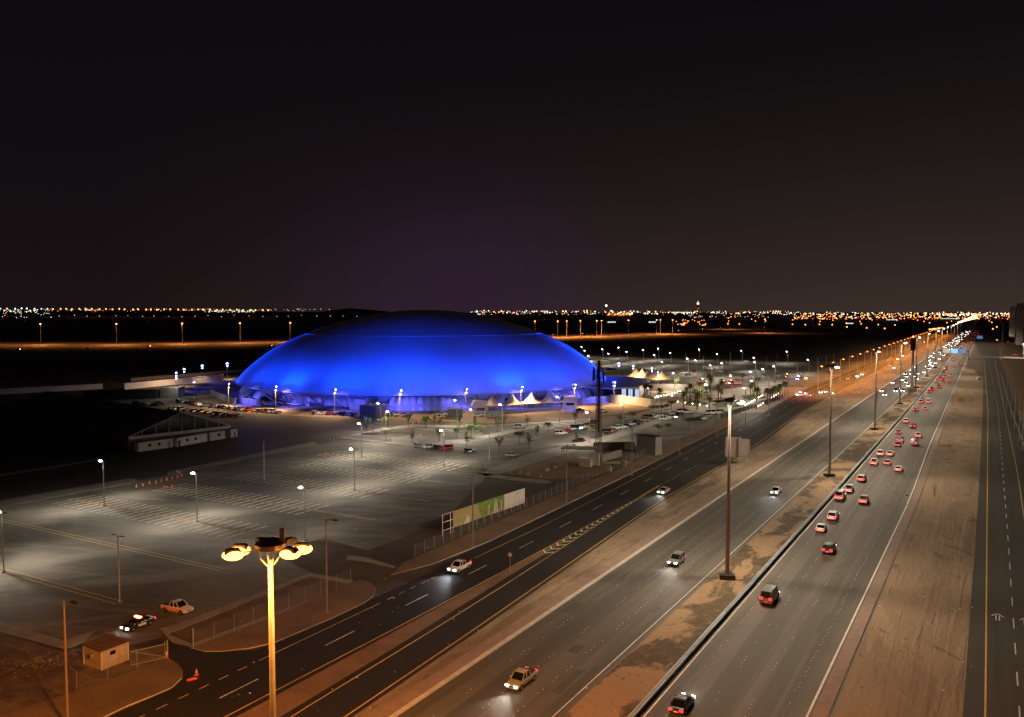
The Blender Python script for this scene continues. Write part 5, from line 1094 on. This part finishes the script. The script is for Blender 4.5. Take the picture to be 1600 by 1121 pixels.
parked([(945, 678, 'black', 'suv', None, E_tail, R(190)), (956, 675, 'grey', 'sedan'), (962.5, 671.5, 'white', 'suv'), (972, 670, 'white', 'sedan'), (979, 668, 'black', 'sedan'), (985, 666, 'white', 'pickup'), (990, 664.5, 'black', 'suv'), (997.5, 661.5, 'grey', 'sedan'), (1005, 659, 'beige', 'suv'), (1014, 656, 'grey', 'van'), (1022, 654, 'white', 'sedan'), (1027, 652, 'white', 'suv'), (1038, 657, 'white', 'suv'), (1048.5, 654, 'white', 'pickup', E_head, None, R(-50)), (1043, 645, 'white', 'sedan'), (1052, 648, 'silver', 'sedan'), (1058.6, 651, 'black', 'suv'), (1066.5, 646, 'white', 'van'), (1073, 646.5, 'white', 'pickup')], R(15), 'of the long row right of the telecom tower', 'cars in the row right of the telecom tower', det=True)
parked([(1089, 658, 'black', 'sedan'), (1096, 657, 'white', 'suv'), (1106, 652.5, 'silver', 'sedan'), (1112, 648, 'white', 'van'), (1119, 647.5, 'white', 'van'), (1127, 646, 'grey', 'suv')], R(15), 'on the corner lot before the plaza', 'cars on the corner lot left of the second mast', det=True)
x, y = at(989, 698); car('suv', x, y, R(80), 'white', 'small white suv facing away between tower yard and dark cabin')
parked([(1062, 583), (1068, 584.5), (1075.6, 587), (1085, 582), (1102, 588), (1108, 584), (1114, 582.6), (1119, 583), (1124, 582.3), (1134, 582, 'red', 'sedan'), (1166, 566, 'white', 'suv'), (1000, 579), (1006, 580), (938, 576), (946, 577), (952, 578.5), (958, 578), (985, 578.6), (1192, 588), (1215, 589)], R(20), 'in the far car park right of the dome', 'cars in the far car park')
# --- emergency vehicles and other lit vehicles
def fire_gear(r):
    q = MB()
    for sy_ in (-1, 1):
        q.box((-1.2, sy_ * 1.2, 1.35), (5.3, .04, .3), M_wp)
        for k in range(4): q.box((-3.2 + k * 1.3, sy_ * 1.2, 2.15), (1.05, .04, 1.0), M_grey)
    build(q, 'locker_shutters', r)
    q = MB()
    for sy_ in (-.35, .35): q.box((-.9, sy_, 3.25), (6.4, .08, .1), M_pole)
    for k in range(12): q.box((-3.9 + k * .55, 0, 3.25), (.06, .7, .06), M_pole)
    build(q, 'ladder', r)
def emerg(kind, px, py, rz, paint, label, cols, head=E_head, z=None, nm='emergency_vehicle'):
    x, y = at(px, py); gear = nm == 'fire_engine'; r = car(kind, x, y, rz, paint, label, None, head, E_tail); r.name = nm; lamp('POINT', (1, .12, .06) if E_red in cols else ((1, .4, .1) if E_amb in cols else (.2, .4, 1)), 1500, (1, -.5, (z or 2.2) + 1.3), r); (fire_gear(r) if gear else None); lightbar(r, (z or SPEC[kind][3][5]) + .18, cols, SPEC[kind][3][2] - .6, 1.7); return r
emerg('truck', 1136, 602, R(200), 'red', 'red fire engine with flashing roof beacons behind the plaza palms, left of two', (E_red, E_red, E_headb), nm='fire_engine', z=3.0)
emerg('truck', 1149, 602.5, R(190), 'red', 'red fire engine with flashing roof beacons behind the plaza palms, right of two', (E_red, E_amb, E_red), nm='fire_engine', z=3.0)
emerg('van', 1097, 598, R(20), 'white', 'van with amber beacons behind the rear cream wall', (E_amb, E_amb, E_headb))
emerg('truck', 1237, 592, R(160), 'beige', 'truck with amber beacons at the roadblock left of the orange lamps', (E_amb, E_amb), z=3.0)
emerg('van', 1248, 594, R(-130), 'blue', 'vehicle with blue beacon at the roadblock beside the amber truck', (E_blub, E_headb, E_blub))
emerg('suv', 1259, 595.5, R(60), 'white', 'vehicle with amber lamp right of the blue-lit one at the roadblock', (E_amb,))
emerg('suv', 1250, 619, R(-150), 'white', 'police vehicle with blue and red beacons entering the service road', (E_blub, E_blub, E_red), nm='police_car')
emerg('sedan', 1260, 620, R(20), 'white', 'white patrol car with red beacon behind the police vehicle', (E_red, E_head), nm='police_car')
for i_, (px, py) in enumerate(((1283, 615), (1290, 614), (1297, 616))):
    x, y = at(px, py); car('sedan', x, y, ROAD + math.pi + .3 * i_, 'white', f'car with glaring headlamps beside the first orange lamp, {nth(i_ + 1)} from the left', 'cars under the first orange lamp', E_head, E_tail, False, beam=600)
# --- moving traffic, at rest where the photograph's trails are
GO, GI = 'cars driving away with red tail lights', 'cars approaching with white headlights'
outb = [(1066, 1098), (1203, 932), (1296, 857), (1284, 824), (1302, 806), (1313, 775), (1350, 781), (1327, 764), (1346.6, 748), (1366, 722), (1376, 708), (1387, 722), (1391, 708), (1403, 694), (1407, 687.5), (1404, 732), (1404, 675), (1416, 658), (1427, 666), (1435, 680), (1429, 692), (1431, 640), (1439, 628), (1446, 638), (1451, 628), (1452.5, 612), (1456, 608), (1467.5, 604.5), (1464, 595.5), (1474, 594), (1483, 597), (1468.7, 589.3), (1477, 588.6), (1486.6, 587.5), (1475, 581), (1479, 576.2), (1482, 570), (1490, 573), (1499, 569), (1487, 562), (1491, 559), (1506, 555.5), (1497, 548), (1503.5, 543.5), (1509, 539.5), (1515, 541.3), (1512, 536.2), (1507, 545), (1512, 532.5), (1517.5, 529.7), (1521.5, 529.7), (1519, 534.5), (1528, 534.5), (1523, 519.5), (1527, 518.4), (1530, 517.3), (1520, 522.6), (1524, 524), (1529, 521.5)]
# same carriageway, beyond the gantry the road bends slightly left
for i_, (px, py) in enumerate(outb):
    x, y = at(px, py, .8); s, t = ST(x, y)
    lo_, hi_ = -32.0, -18.9 - max(0, s - 300) * .006
    t = max(lo_ - max(0, s - 430) * .005, min(hi_, t)); x, y = S(s, t)
    near = s < 330; pc = random.choice(['white', 'silver', 'grey', 'black', 'white', 'navy']); kd = random.choice(['sedan', 'suv', 'sedan', 'suv', 'pickup', 'van'])
    car(kd, x, y, ROAD + random.uniform(-.01, .01), pc, f'{pc} {KN[kd].split("_")[0]} driving away with red tail lights on the outbound carriageway, {nearword(i_ + 1)}', GO, E_head, E_tail, near, beam=900 if s < 420 else 0, z=.09)
    if s < 420: q_ = lamp('POINT', (1, .05, .02), 10, (-SPEC[kd][0] / 2 - .7, 0, .7), bpy.data.objects[-1] if False else [o for o in COL.objects[-60:] if o.parent is None and o.get('group') == GO][-1])
inb = [(815, 1062), (1057, 876), (1213, 768), (1383, 617.5), (1400, 611), (1429, 587), (1434, 584.5)]
pos = [ST(*at(px, py, .7)) for px, py in inb]; s = 520
lanes = (-44.6, -48.3, -52, -55.4)
while s < 2300 and len(pos) < 150:
    pos.append((s, random.choice(lanes) - max(0, s - 800) * .0025 + random.uniform(-.3, .3))); s += random.uniform(3, 20) * (.8 + s / 1800)
for i_, (s, t) in enumerate(pos):
    t = max(-56.5 - max(0, s - 800) * .002, min(-43.2 - max(0, s - 300) * .0025, t)); x, y = S(s, t)
    near = s < 330; pc = random.choice(['white', 'silver', 'grey', 'black', 'white']); kd = random.choice(['sedan', 'suv', 'sedan', 'suv', 'pickup', 'van'])
    car(kd, x, y, ROAD + math.pi, pc, f'{pc} {KN[kd].split("_")[0]} approaching with headlights on the left carriageway, {nearword(i_ + 1)}', GI, E_headb if i_ in (2, 4, 6) else (E_head if near else E_far_head), E_tail, near, beam=2500 if s < 420 else (1500 if s < 900 and i_ % 4 == 0 else 0), z=.09)
svc = [((718, 886), 'white pickup with bright headlights on the service road below the billboard', 'pickup'), ((1037, 767), 'pale car with headlights in the slip lane before the sign backs', 'sedan'), ((1325, 592), 'car with red tail lights on the far service road under orange lamps', 'sedan'), ((1340, 588), 'car with headlights on the far service road, nearer of a pair', 'sedan'), ((1347, 585.6), 'car with headlights on the far service road, farther of a pair', 'suv'), ((1397, 575), 'car with bluish headlights alone on the far service road', 'sedan'), ((1403, 561.5), 'suv with headlights on the distant service road, first of two close together', 'suv'), ((1411, 556), 'car with headlights on the distant service road, second of two close together', 'sedan'), ((1426, 550), 'small bluish-lit car on the distant service road beside the monopole', 'sedan'), ((1444, 534.5), 'farthest lit car on the service road beyond the monopole', 'sedan')]
for i_, ((px, py), l, kd) in enumerate(svc):
    x, y = at(px, py, .7); away = i_ == 2
    car(kd, x, y, ROAD + (0 if away else math.pi), 'white', l, 'lit cars on the service road', E_headb if i_ in (0, 5, 8) else E_head, E_tail, i_ < 2, beam=3000 if i_ < 2 else 900, z=.09)
for i_, (px, py, l) in enumerate(((1567, 538, 'left vehicle of the far red-lit pair'), (1574, 534.5, 'right vehicle of the far red-lit pair'), (1586, 554.5, 'nearest vehicle with red tail lights'), (1557, 531.5, 'single amber-lit vehicle'))):
    x, y = at(px, py, .8); car('suv', x, y, R(80), 'grey', f'{l} by the tower block at the far right', 'cars beside the tower block', E_head, E_tail if i_ < 3 else E_amb, False)
# far horizontal road behind the dome
for i_, (px, py, c_2) in enumerate(((28, 546, 1), (137, 544, 0), (232, 541, 1), (422, 540, 1), (865, 523, 0), (911, 521.5, 0), (943, 520.5, 0), (1062, 516.5, 0), (1099, 514.3, 0), (1127, 511, 0), (1153, 509.5, 0), (1180, 508, 0), (1195, 512, 1))):
    x, y = at(px, py, .8); car('suv', x, y, R(0 if c_2 else 180), 'white', f'tiny {"red" if c_2 else "white"}-lit car on the distant orange-lit cross road, {nth(i_ + 1)} from the left', 'cars on the distant cross road', E_head, E_tail, False)
# ================================================================== CONES AND POSTS
cn = MB(); cn.lathe([(.0, .9), (.05, .9), (.1, .62)], M_org, 10); cn.lathe([(.1, .62), (.14, .4)], M_wp, 10); cn.lathe([(.14, .4), (.21, .06)], M_org, 10); cn.box((0, 0, .03), (.55, .55, .06), M_org)
cones = [((307, 1056), .95, 'large orange cone with white band in the gate driveway')] + [((px / 4, 540 + py / 4), 1, None) for px, py in ((853, 890), (893, 882), (935, 868), (975, 863), (1010, 853), (1043, 846), (1077, 838), (1110, 830), (1135, 820), (1107, 800), (1122, 803), (1073, 892))] + [((330 + px / 4, 540 + py / 4), 1, None) for px, py in ((742, 597), (765, 595), (787, 589), (813, 582), (715, 685))]
n = 0
for (px, py), s_, l in cones:
    x, y = at(px, py); o = build(cn, 'traffic_cone', None, (x, y, .08)); o.scale = (s_, s_, s_)
    if not l: n += 1
    tag(o, l or f'small orange and white cone in the line across the dark yard, {nth(n)} from the left', 'traffic cone', 'traffic cones')
n = 0
for px, py, l in ((300, 1064, 'red and white barrier board lying beside the large cone'), (258, 762, 'red barrier lying among the cones left of the bays'), (513, 710, 'red barrier lying near the rear bays')):
    q = MB(); q.box((0, 0, .12), (1.2, .22, .24), M_org); q.box((.1, 0, .245), (.35, .2, .02), M_wp); q.box((.9, 0, .1), (.2, .8, .2), M_dark); tag(build(q, 'traffic_barrier', None, (*at(px, py), .09), .5), l, 'barrier')
wp = MB(); wp.tube([(0, 0, 0), (0, 0, .9)], .09, M_wp, 6); n = 0
for px, py in ((645, 663.5), (654, 661), (669, 657), (675, 656.5), (689, 654), (694, 653), (657, 682)):
    n += 1; x, y = at(px, py); tag(build(wp, 'marker_post', None, (x, y, .05)), f'short white marker post on the dark lane before the grey container, {nth(n)} in line', 'post', 'white marker posts')
rb = MB()
for _ in range(420):
    px = random.uniform(0, 128); py = 1046 - px * .16 + random.gauss(0, 9); x, y = at(px, py); s_ = random.uniform(.06, .3) * random.uniform(.3, 1); rb.box((x, y, .07 + s_ * .1), (s_, s_ * .8, s_ * .6), M_conc if random.random() < .6 else M_dirt, random.uniform(0, 3), (.6, .7))
tag(build(rb, 'rubble'), 'rubble and stones heaped beside the guard hut', 'rubble', kind='stuff')
ln = MB()
for _ in range(260):
    px = random.uniform(300, 1520); py = random.uniform(560, 1115); x, y = at(px, py); s_, t = ST(x, y)
    if -59 < t < -42 or -33 < t < -17: continue
    k_ = random.uniform(.05, .16); ln.box((x, y, .19 if -94 < t < -86 else .1), (k_ * 2, k_, .05), M_wp if random.random() < .4 else M_conc, random.uniform(0, 3))
tag(build(ln, 'litter'), 'scattered litter and stones on the sand and verges', 'litter', kind='stuff')
sb = MB(); M_dry = mat('dry_scrub', (.13, .11, .055), .9, col2=(.08, .07, .035), scale=4)
for _ in range(150):
    if random.random() < .6: x, y = S(random.uniform(100, 420), random.uniform(-14.5, -3))
    elif random.random() < .6: x, y = S(random.uniform(80, 420), random.uniform(-40.5, -35.2))
    else: x, y = S(random.uniform(150, 420), random.uniform(-68, -61.5))
    for k in range(7):
        w_ = random.uniform(0, 6.28); l_3 = random.uniform(.15, .5); sb.add([(x, y, .04), (x + .05, y, .04), (x + l_3 * math.cos(w_), y + l_3 * math.sin(w_), .05 + l_3 * .8)], [(0, 1, 2)], M_dry)
tag(build(sb, 'dry_scrub'), 'low dry tufts scattered over the sand strips beside the highway', 'scrub', kind='stuff')
dg = MB(); dg.add([(*at(-60, 975), .09), (*at(100, 1018), .09), (*at(128, 1012), .09), (*at(127, 1010), .09), (*at(100, 1015.5), .09), (*at(-60, 972.5), .09)], [(0, 1, 2, 3, 4, 5)], M_dirt); tag(build(dg, 'drain_trench'), kind='structure')
bu = MB(); bu.tube([(0, 0, 0), (0, 0, .5)], .35, M_trim, 10); tag(build(bu, 'rubber_tub', None, (*at(223, 1026), .09)), 'small black tub standing on the dirt between hut and gate', 'tub')
# ================================================================== DISTANCE
# cross road behind the dome with its sodium masts
a = MB(); L_ = P((-700, 566), (0, 545.5), (250, 540.5), (460, 536), (860, 524.5), (1000, 519), (1150, 513), (1300, 511)); W_ = 14
for p, q_ in zip(L_, L_[1:]):
    d = Vector(q_) - Vector(p); n_ = Vector((-d.y, d.x)).normalized() * W_; a.add([(p[0] - n_.x, p[1] - n_.y, .1), (q_[0] - n_.x, q_[1] - n_.y, .1), (q_[0] + n_.x, q_[1] + n_.y, .1), (p[0] + n_.x, p[1] + n_.y, .1)], [(0, 1, 2, 3)], M_desert)
tag(build(a, 'cross_road'), kind='structure')
def far_mast():
    r = link('high_mast_light', None); h = 30
    q = MB(); q.tube([(0, 0, 0), (0, 0, h)], [.45, .3], M_pole, 6); build(q, 'pole', r)
    q = MB(); q.lathe([(0, .6), (1.2, .3), (1.2, -.3), (0, -.4)], M_dark, 8, (0, 0, h)); c_3 = build(q, 'crown', r)
    q = MB(); q.ball((0, 0, h - .7), .85, E_sod, 8, (1.5, 1.5, .7)); build(q, 'lens', c_3)
    lamp('SPOT', (1, .36, .08), P_FARMAST, (0, 0, h - 1.6), r, (0, 0, 0), 170, .3, .6); return r
f0 = far_mast(); n = 0
for px, py in ((-60, 505.5), (63, 505.5), (181.7, 505.5), (284.5, 505), (375, 504.5), (453.4, 504), (836, 501.6), (871.6, 501.5), (885.5, 501.3), (907, 501), (932.5, 501), (940, 500.7), (982, 500.2), (1026, 499.8), (1032, 499.4), (1051, 499.6), (1138, 497), (1195, 499)):
    n += 1; x, y = at(px, py, 30); o = f0 if n == 1 else copy_tree(f0); o.location = (x, y, 0)
    tag(o, f'distant orange-lit mast along the cross road behind the dome, {nth(n)} from the left', 'light mast', 'orange masts along the distant cross road')
# distant street lamps, each its own object, then the rest of the glitter as one object
def dl(mt, r_, h=12):
    q = MB(); q.tube([(0, 0, 0), (0, 0, h)], .07, M_dark, 4); q.ball((0, 0, h), r_, mt, 6); return q.mesh('distant_street_lamp')
DLm = {k: dl(m_, 1.0) for k, m_ in (('A', E_farA), ('W', E_farW), ('T', E_farT))}
def terr(D, a):
    hh = rise_h(a)
    for (d0, z0), (d1, z1) in (((4300, -1), (5200, hh * .55)), ((5200, hh * .55), (6400, hh)), ((6400, hh), (9000, hh))):
        if d0 <= D <= d1: return max(0, z0 + (z1 - z0) * (D - d0) / (d1 - d0))
    return 0
def march(px, py, h):
    """distance at which something h tall, standing on the ground, is seen at px,py"""
    k = (px - 800) / F; D = 900
    while D < 8800:
        if H - D * (py - HY) / F <= terr(D * math.hypot(1, k), math.atan(k)) + h: return D
        D += 60
    return 6900
DLIST = {}
def distant(px, py, D, c, r_, where):
    """a lamp head seen at px,py standing on whatever ground lies there"""
    h = 12 * r_; D = march(px, py, h); r_ *= .55 + D / 9000
    k = (px - 800) / F; zh = H - D * (py - HY) / F
    o = bpy.data.objects.new('distant_street_lamp', DLm[c]); COL.objects.link(o); o.location = (k * D, D, zh - 12 * r_); o.scale = (r_, r_, r_)
    nm_ = {'A': 'amber', 'W': 'white', 'T': 'cool white'}[c]; DLIST.setdefault((nm_, where), []).append((px, o))
def Dof(py, h=12): return (H - h) * F / max(1.2, py - HY)
rnd = random.uniform
for k in range(42):
    px = 3 + k * 10.2 + rnd(-2, 2)
    if px < 590: distant(px, 482.3 + rnd(-.4, .5) + px * .006, 6500, 'A' if k > 6 else random.choice('AWT'), 3.6, 'on the horizon left of the dome')
for k in range(24): px = 2 + rnd(0, 80); distant(px, rnd(486, 497), 3200, random.choice('WTTA'), 1.6, 'in the low cluster at the far left horizon')
for k in range(24):
    px = 95 + k * 21 + rnd(-3, 3)
    if px < 560: distant(px, 493.6 + rnd(-.8, 1.5), Dof(493.6), random.choice('WTAWW'), 1.2, 'along the thin road left behind the dome')
for k in range(34): distant(rnd(735, 960), 486.5 + rnd(-1, 2.5) + .002 * k, 6800, random.choice('AAWW'), 3.0, 'on the horizon right of the dome crown')
for k in range(45): distant(rnd(960, 1240), rnd(486.2, 491), 6600, random.choice('WWAT'), 3.0, 'in the city strip right of the dome')
for k in range(26): distant(rnd(1056, 1105), rnd(499, 509), rnd(2300, 2900), 'A', 1.3, 'in the orange cluster around the interchange')
for px, py in ((1137, 506), (1138, 502), (1174, 499), (1155, 506.5), (1180, 502), (1195, 498.5), (1196, 502), (1238, 500), (1238, 507), (1258, 507.5), (1281, 502.5), (1280, 507), (1301, 500.5), (1300, 507.5), (1322, 505), (1323, 511), (1343, 502.5), (1345, 506), (1354, 512.5), (1362, 500), (1372, 507.5), (1382, 513.5), (1400, 499.5), (1401, 500.5), (1398, 508), (1433, 500.5), (1443, 502.5), (1452, 504.5), (1486, 502), (1479, 504.5), (1513, 500.5), (1545, 501.5), (1549, 504), (1551, 514), (1557, 511)):
    distant(px, py, Dof(py, 14), 'A', 1.6, 'scattered over the plain left of the highway end' if px < 1460 else 'near the far end of the highway')
for k in range(26): u = k / 25; distant(1496 + 28 * u, 504.5 - 9.5 * u + rnd(-.3, .3), 2600 + 3000 * u, 'A' if k % 2 else 'W', 2.0 + 1.6 * u, 'in the bright diagonal string where the highway vanishes')
for k in range(9): distant(1452 + k * 2.5, 515 - .3 * k, 1650 + k * 60, 'A' if k % 3 else 'W', 1.5, 'in the short bright string beside the far highway')
for k in range(12): distant(1467 + k * 6.4, 492.2 + rnd(-.3, .3), 5200, 'W', 3.0, 'in the even row above the highway end')
for k in range(5): distant(1557 + k * 6, 490.2, 5200, 'W', 3.0, 'in the high row left of the tower block')
for (nm_, where), L_ in DLIST.items():
    for i_, (_, o) in enumerate(sorted(L_, key=lambda q_: q_[0])): tag(o, f'tiny {nm_} lamp {where}, {nth(i_ + 1)} from left', 'street lamp', f'{nm_} lamp points {where}')
glit = MB(); emA, emW, emT = E_farA, E_farW, E_farT
def gdot(px, py, D, m_, r_): D = march(px, py, 14); r_ *= .8 * D / 6000; k = (px - 800) / F; glit.box((k * D, D, H - D * (py - HY) / F), (r_ * 1.6, r_, r_ * 1.4), m_)
for _ in range(420): gdot(rnd(1240, 1585), rnd(489.5, 499), 6000, random.choice((emA, emA, emA, emW)), rnd(1.5, 4.2))
for _ in range(90): gdot(rnd(1235, 1585), rnd(488, 492), 6400, random.choice((emW, emT, emW)), rnd(2, 5))
for _ in range(260): gdot(rnd(735, 1240), rnd(486.3, 492), 6500, random.choice((emA, emW, emW, emT)), rnd(1.2, 3.4))
for _ in range(150): gdot(rnd(0, 520), 483 + rnd(0, 3.5), 6500, random.choice((emA, emW, emT)), rnd(1, 2.4))
for _ in range(60): gdot(rnd(320, 400), rnd(485, 488), 6500, random.choice((emT, emW)), rnd(2, 3.4))
for _ in range(30): gdot(rnd(0, 60), rnd(484, 488), 6500, random.choice((emT, emW)), rnd(2, 4))
for _ in range(70): gdot(rnd(948, 985), 490.5 + rnd(0, 3), 4200, random.choice((emA, E_farA)), rnd(1.2, 2.4))
for _ in range(50): gdot(rnd(1075, 1200), rnd(493, 497), 4200, random.choice((emA, emW)), rnd(1.2, 2.2))
tag(build(glit, 'distant_city_lights'), 'countless tiny amber and white lights of the far city along the horizon', 'city lights', kind='stuff')
# low lit buildings of the middle distance
def far_building(px, py, wpx, hpx, D, m_, label, em=None):
    k = (px - 800) / F; w_2 = wpx * D / F; h_ = hpx * D / F + 3; x, y = k * D, D; zb = max(0, H - D * (py - HY) / F)
    r = thing('distant_building', label, 'building', (x, y, zb - 3))
    q = MB(); q.box((0, 0, h_ / 2), (w_2, 20, h_), m_); q.box((0, 0, h_ + .5), (w_2 * .7, 14, 1), m_); build(q, 'wall', r)
    if em: 
        q = MB(); nn_ = max(3, int(wpx / 2))
        for j in range(nn_): q.box((-w_2 / 2 + w_2 * (j + .5) / nn_, -10.1, h_ * .55), (w_2 / nn_ * .7, .2, h_ * .4), em)
        build(q, 'lit_windows', r)
    return r
E_bw = emit('distant_window_glow', (.8, .95, 1), 1.2, 'NONE'); E_bo = emit('distant_warm_window_glow', (1, .75, .45), 1.4, 'NONE')
for px, py, w_2, h_, D, em, l in ((955, 504.5, 13, 3, 2700, E_bw, 'low lit building with cool windows right behind the dome, left of the orange masts'), (1018, 504.5, 11, 3, 2700, E_bw, 'low lit building with cool windows among the orange masts'), (1062, 489.5, 28, 2.6, 6000, E_bo, 'wide warm-lit hall on the horizon left of the tall tower'), (849, 488, 9, 3, 6000, E_bw, 'bright small block on the horizon right of the dome crown'), (1390, 500.5, 15, 2.2, 3600, E_bw, 'long low white-lit building left of the highway end'), (1325, 506, 12, 2.2, 2500, E_bw, 'small low lit building on the plain left of the highway end'), (1482, 498.5, 30, 1.6, 3800, E_bw, 'long white-lit roof line above the highway string'), (140, 485.5, 10, 2, 6200, E_bw, 'small lit hall on the horizon at left'), (1065, 506.5, 8, 1.4, 2600, E_bw, 'small lit shed left of the orange interchange lamps')):
    far_building(px, py, w_2, h_, D, M_dark, l, em)
r = thing('control_tower', 'slender distant tower with glowing gallery and red lamp above the city lights', 'tower', (290 / F * 5000, 5000, 0))
q = MB(); q.tube([(0, 0, 0), (0, 0, 88)], [5, 3.5], M_dark, 8); build(q, 'shaft', r); q = MB(); q.lathe([(3, 88), (8, 92), (8, 98), (3, 102), (.5, 112)], E_bo, 8); build(q, 'gallery', r); q = MB(); q.ball((0, -6, 66), 2.6, emit('dim_red_beacon_glow', (1, .05, .03), 4, 'NONE'), 6); build(q, 'beacon', r)
r = thing('floodlight_tower', 'single brilliant white light standing high above the horizon right of the dome', 'light tower', (147 / F * 4200, 4200, 0)); q = MB(); q.tube([(0, 0, 0), (0, 0, 74)], [1.6, .9], M_dark, 6); build(q, 'pole', r)
q = MB(); q.ball((0, 0, 77), 3.7, emit('brilliant_lamp_glow', (1, .9, .68), 12, 'NONE'), 10); build(q, 'lamp', r)
# tower block at the right edge
r = thing('tower_block', 'tall pale tower block on columns with a column of lit windows at the right edge', 'building', (*at(1593, 537), 0)); bw = 16.5
q = MB(); q.box((0, 6, 31), (bw, 14, 44), M_wallw); q.box((0, 6, 53.4), (bw + .6, 14.6, .8), M_grey); build(q, 'wall', r)
q = MB()
for sx_ in (-1, 1): q.tube([(sx_ * 6.5, 0, 0), (sx_ * 6.5, 0, 9)], .8, M_grey, 8)
build(q, 'columns', r)
for k in range(9):
    q = MB(); q.box((4.6, -1.06, 14 + k * 4.3), (1.6, .12, 1.7), E_win); build(q, 'window', r)
q = MB(); q.ball((2, -.4, 54.6), .8, E_red, 8); build(q, 'beacon', r)
r = thing('tower_block', 'darker taller block cut by the right picture edge', 'building', (*at(1604, 540), 0)); q = MB(); q.box((0, 8, 29), (11, 16, 58), M_grey); build(q, 'wall', r); q = MB()
for k in range(8): q.box((-2, -.1, 8 + k * 6), (1.2, .12, 1.5), M_glass)
build(q, 'windows', r)
r = thing('lamp_post', 'white lamp at the right edge below the tower block', 'lamp post', (*at(1599, 560), 0)); q = MB(); q.tube([(0, 0, 0), (0, 0, 14)], .12, M_pole, 6); build(q, 'pole', r); q = MB(); q.ball((0, 0, 14), .5, E_headb, 8); build(q, 'lens', r); lamp('SPOT', (.85, .9, 1), 60e3, (-.5, -1, 13.2), r, (0, 6, 10), 160, .5)
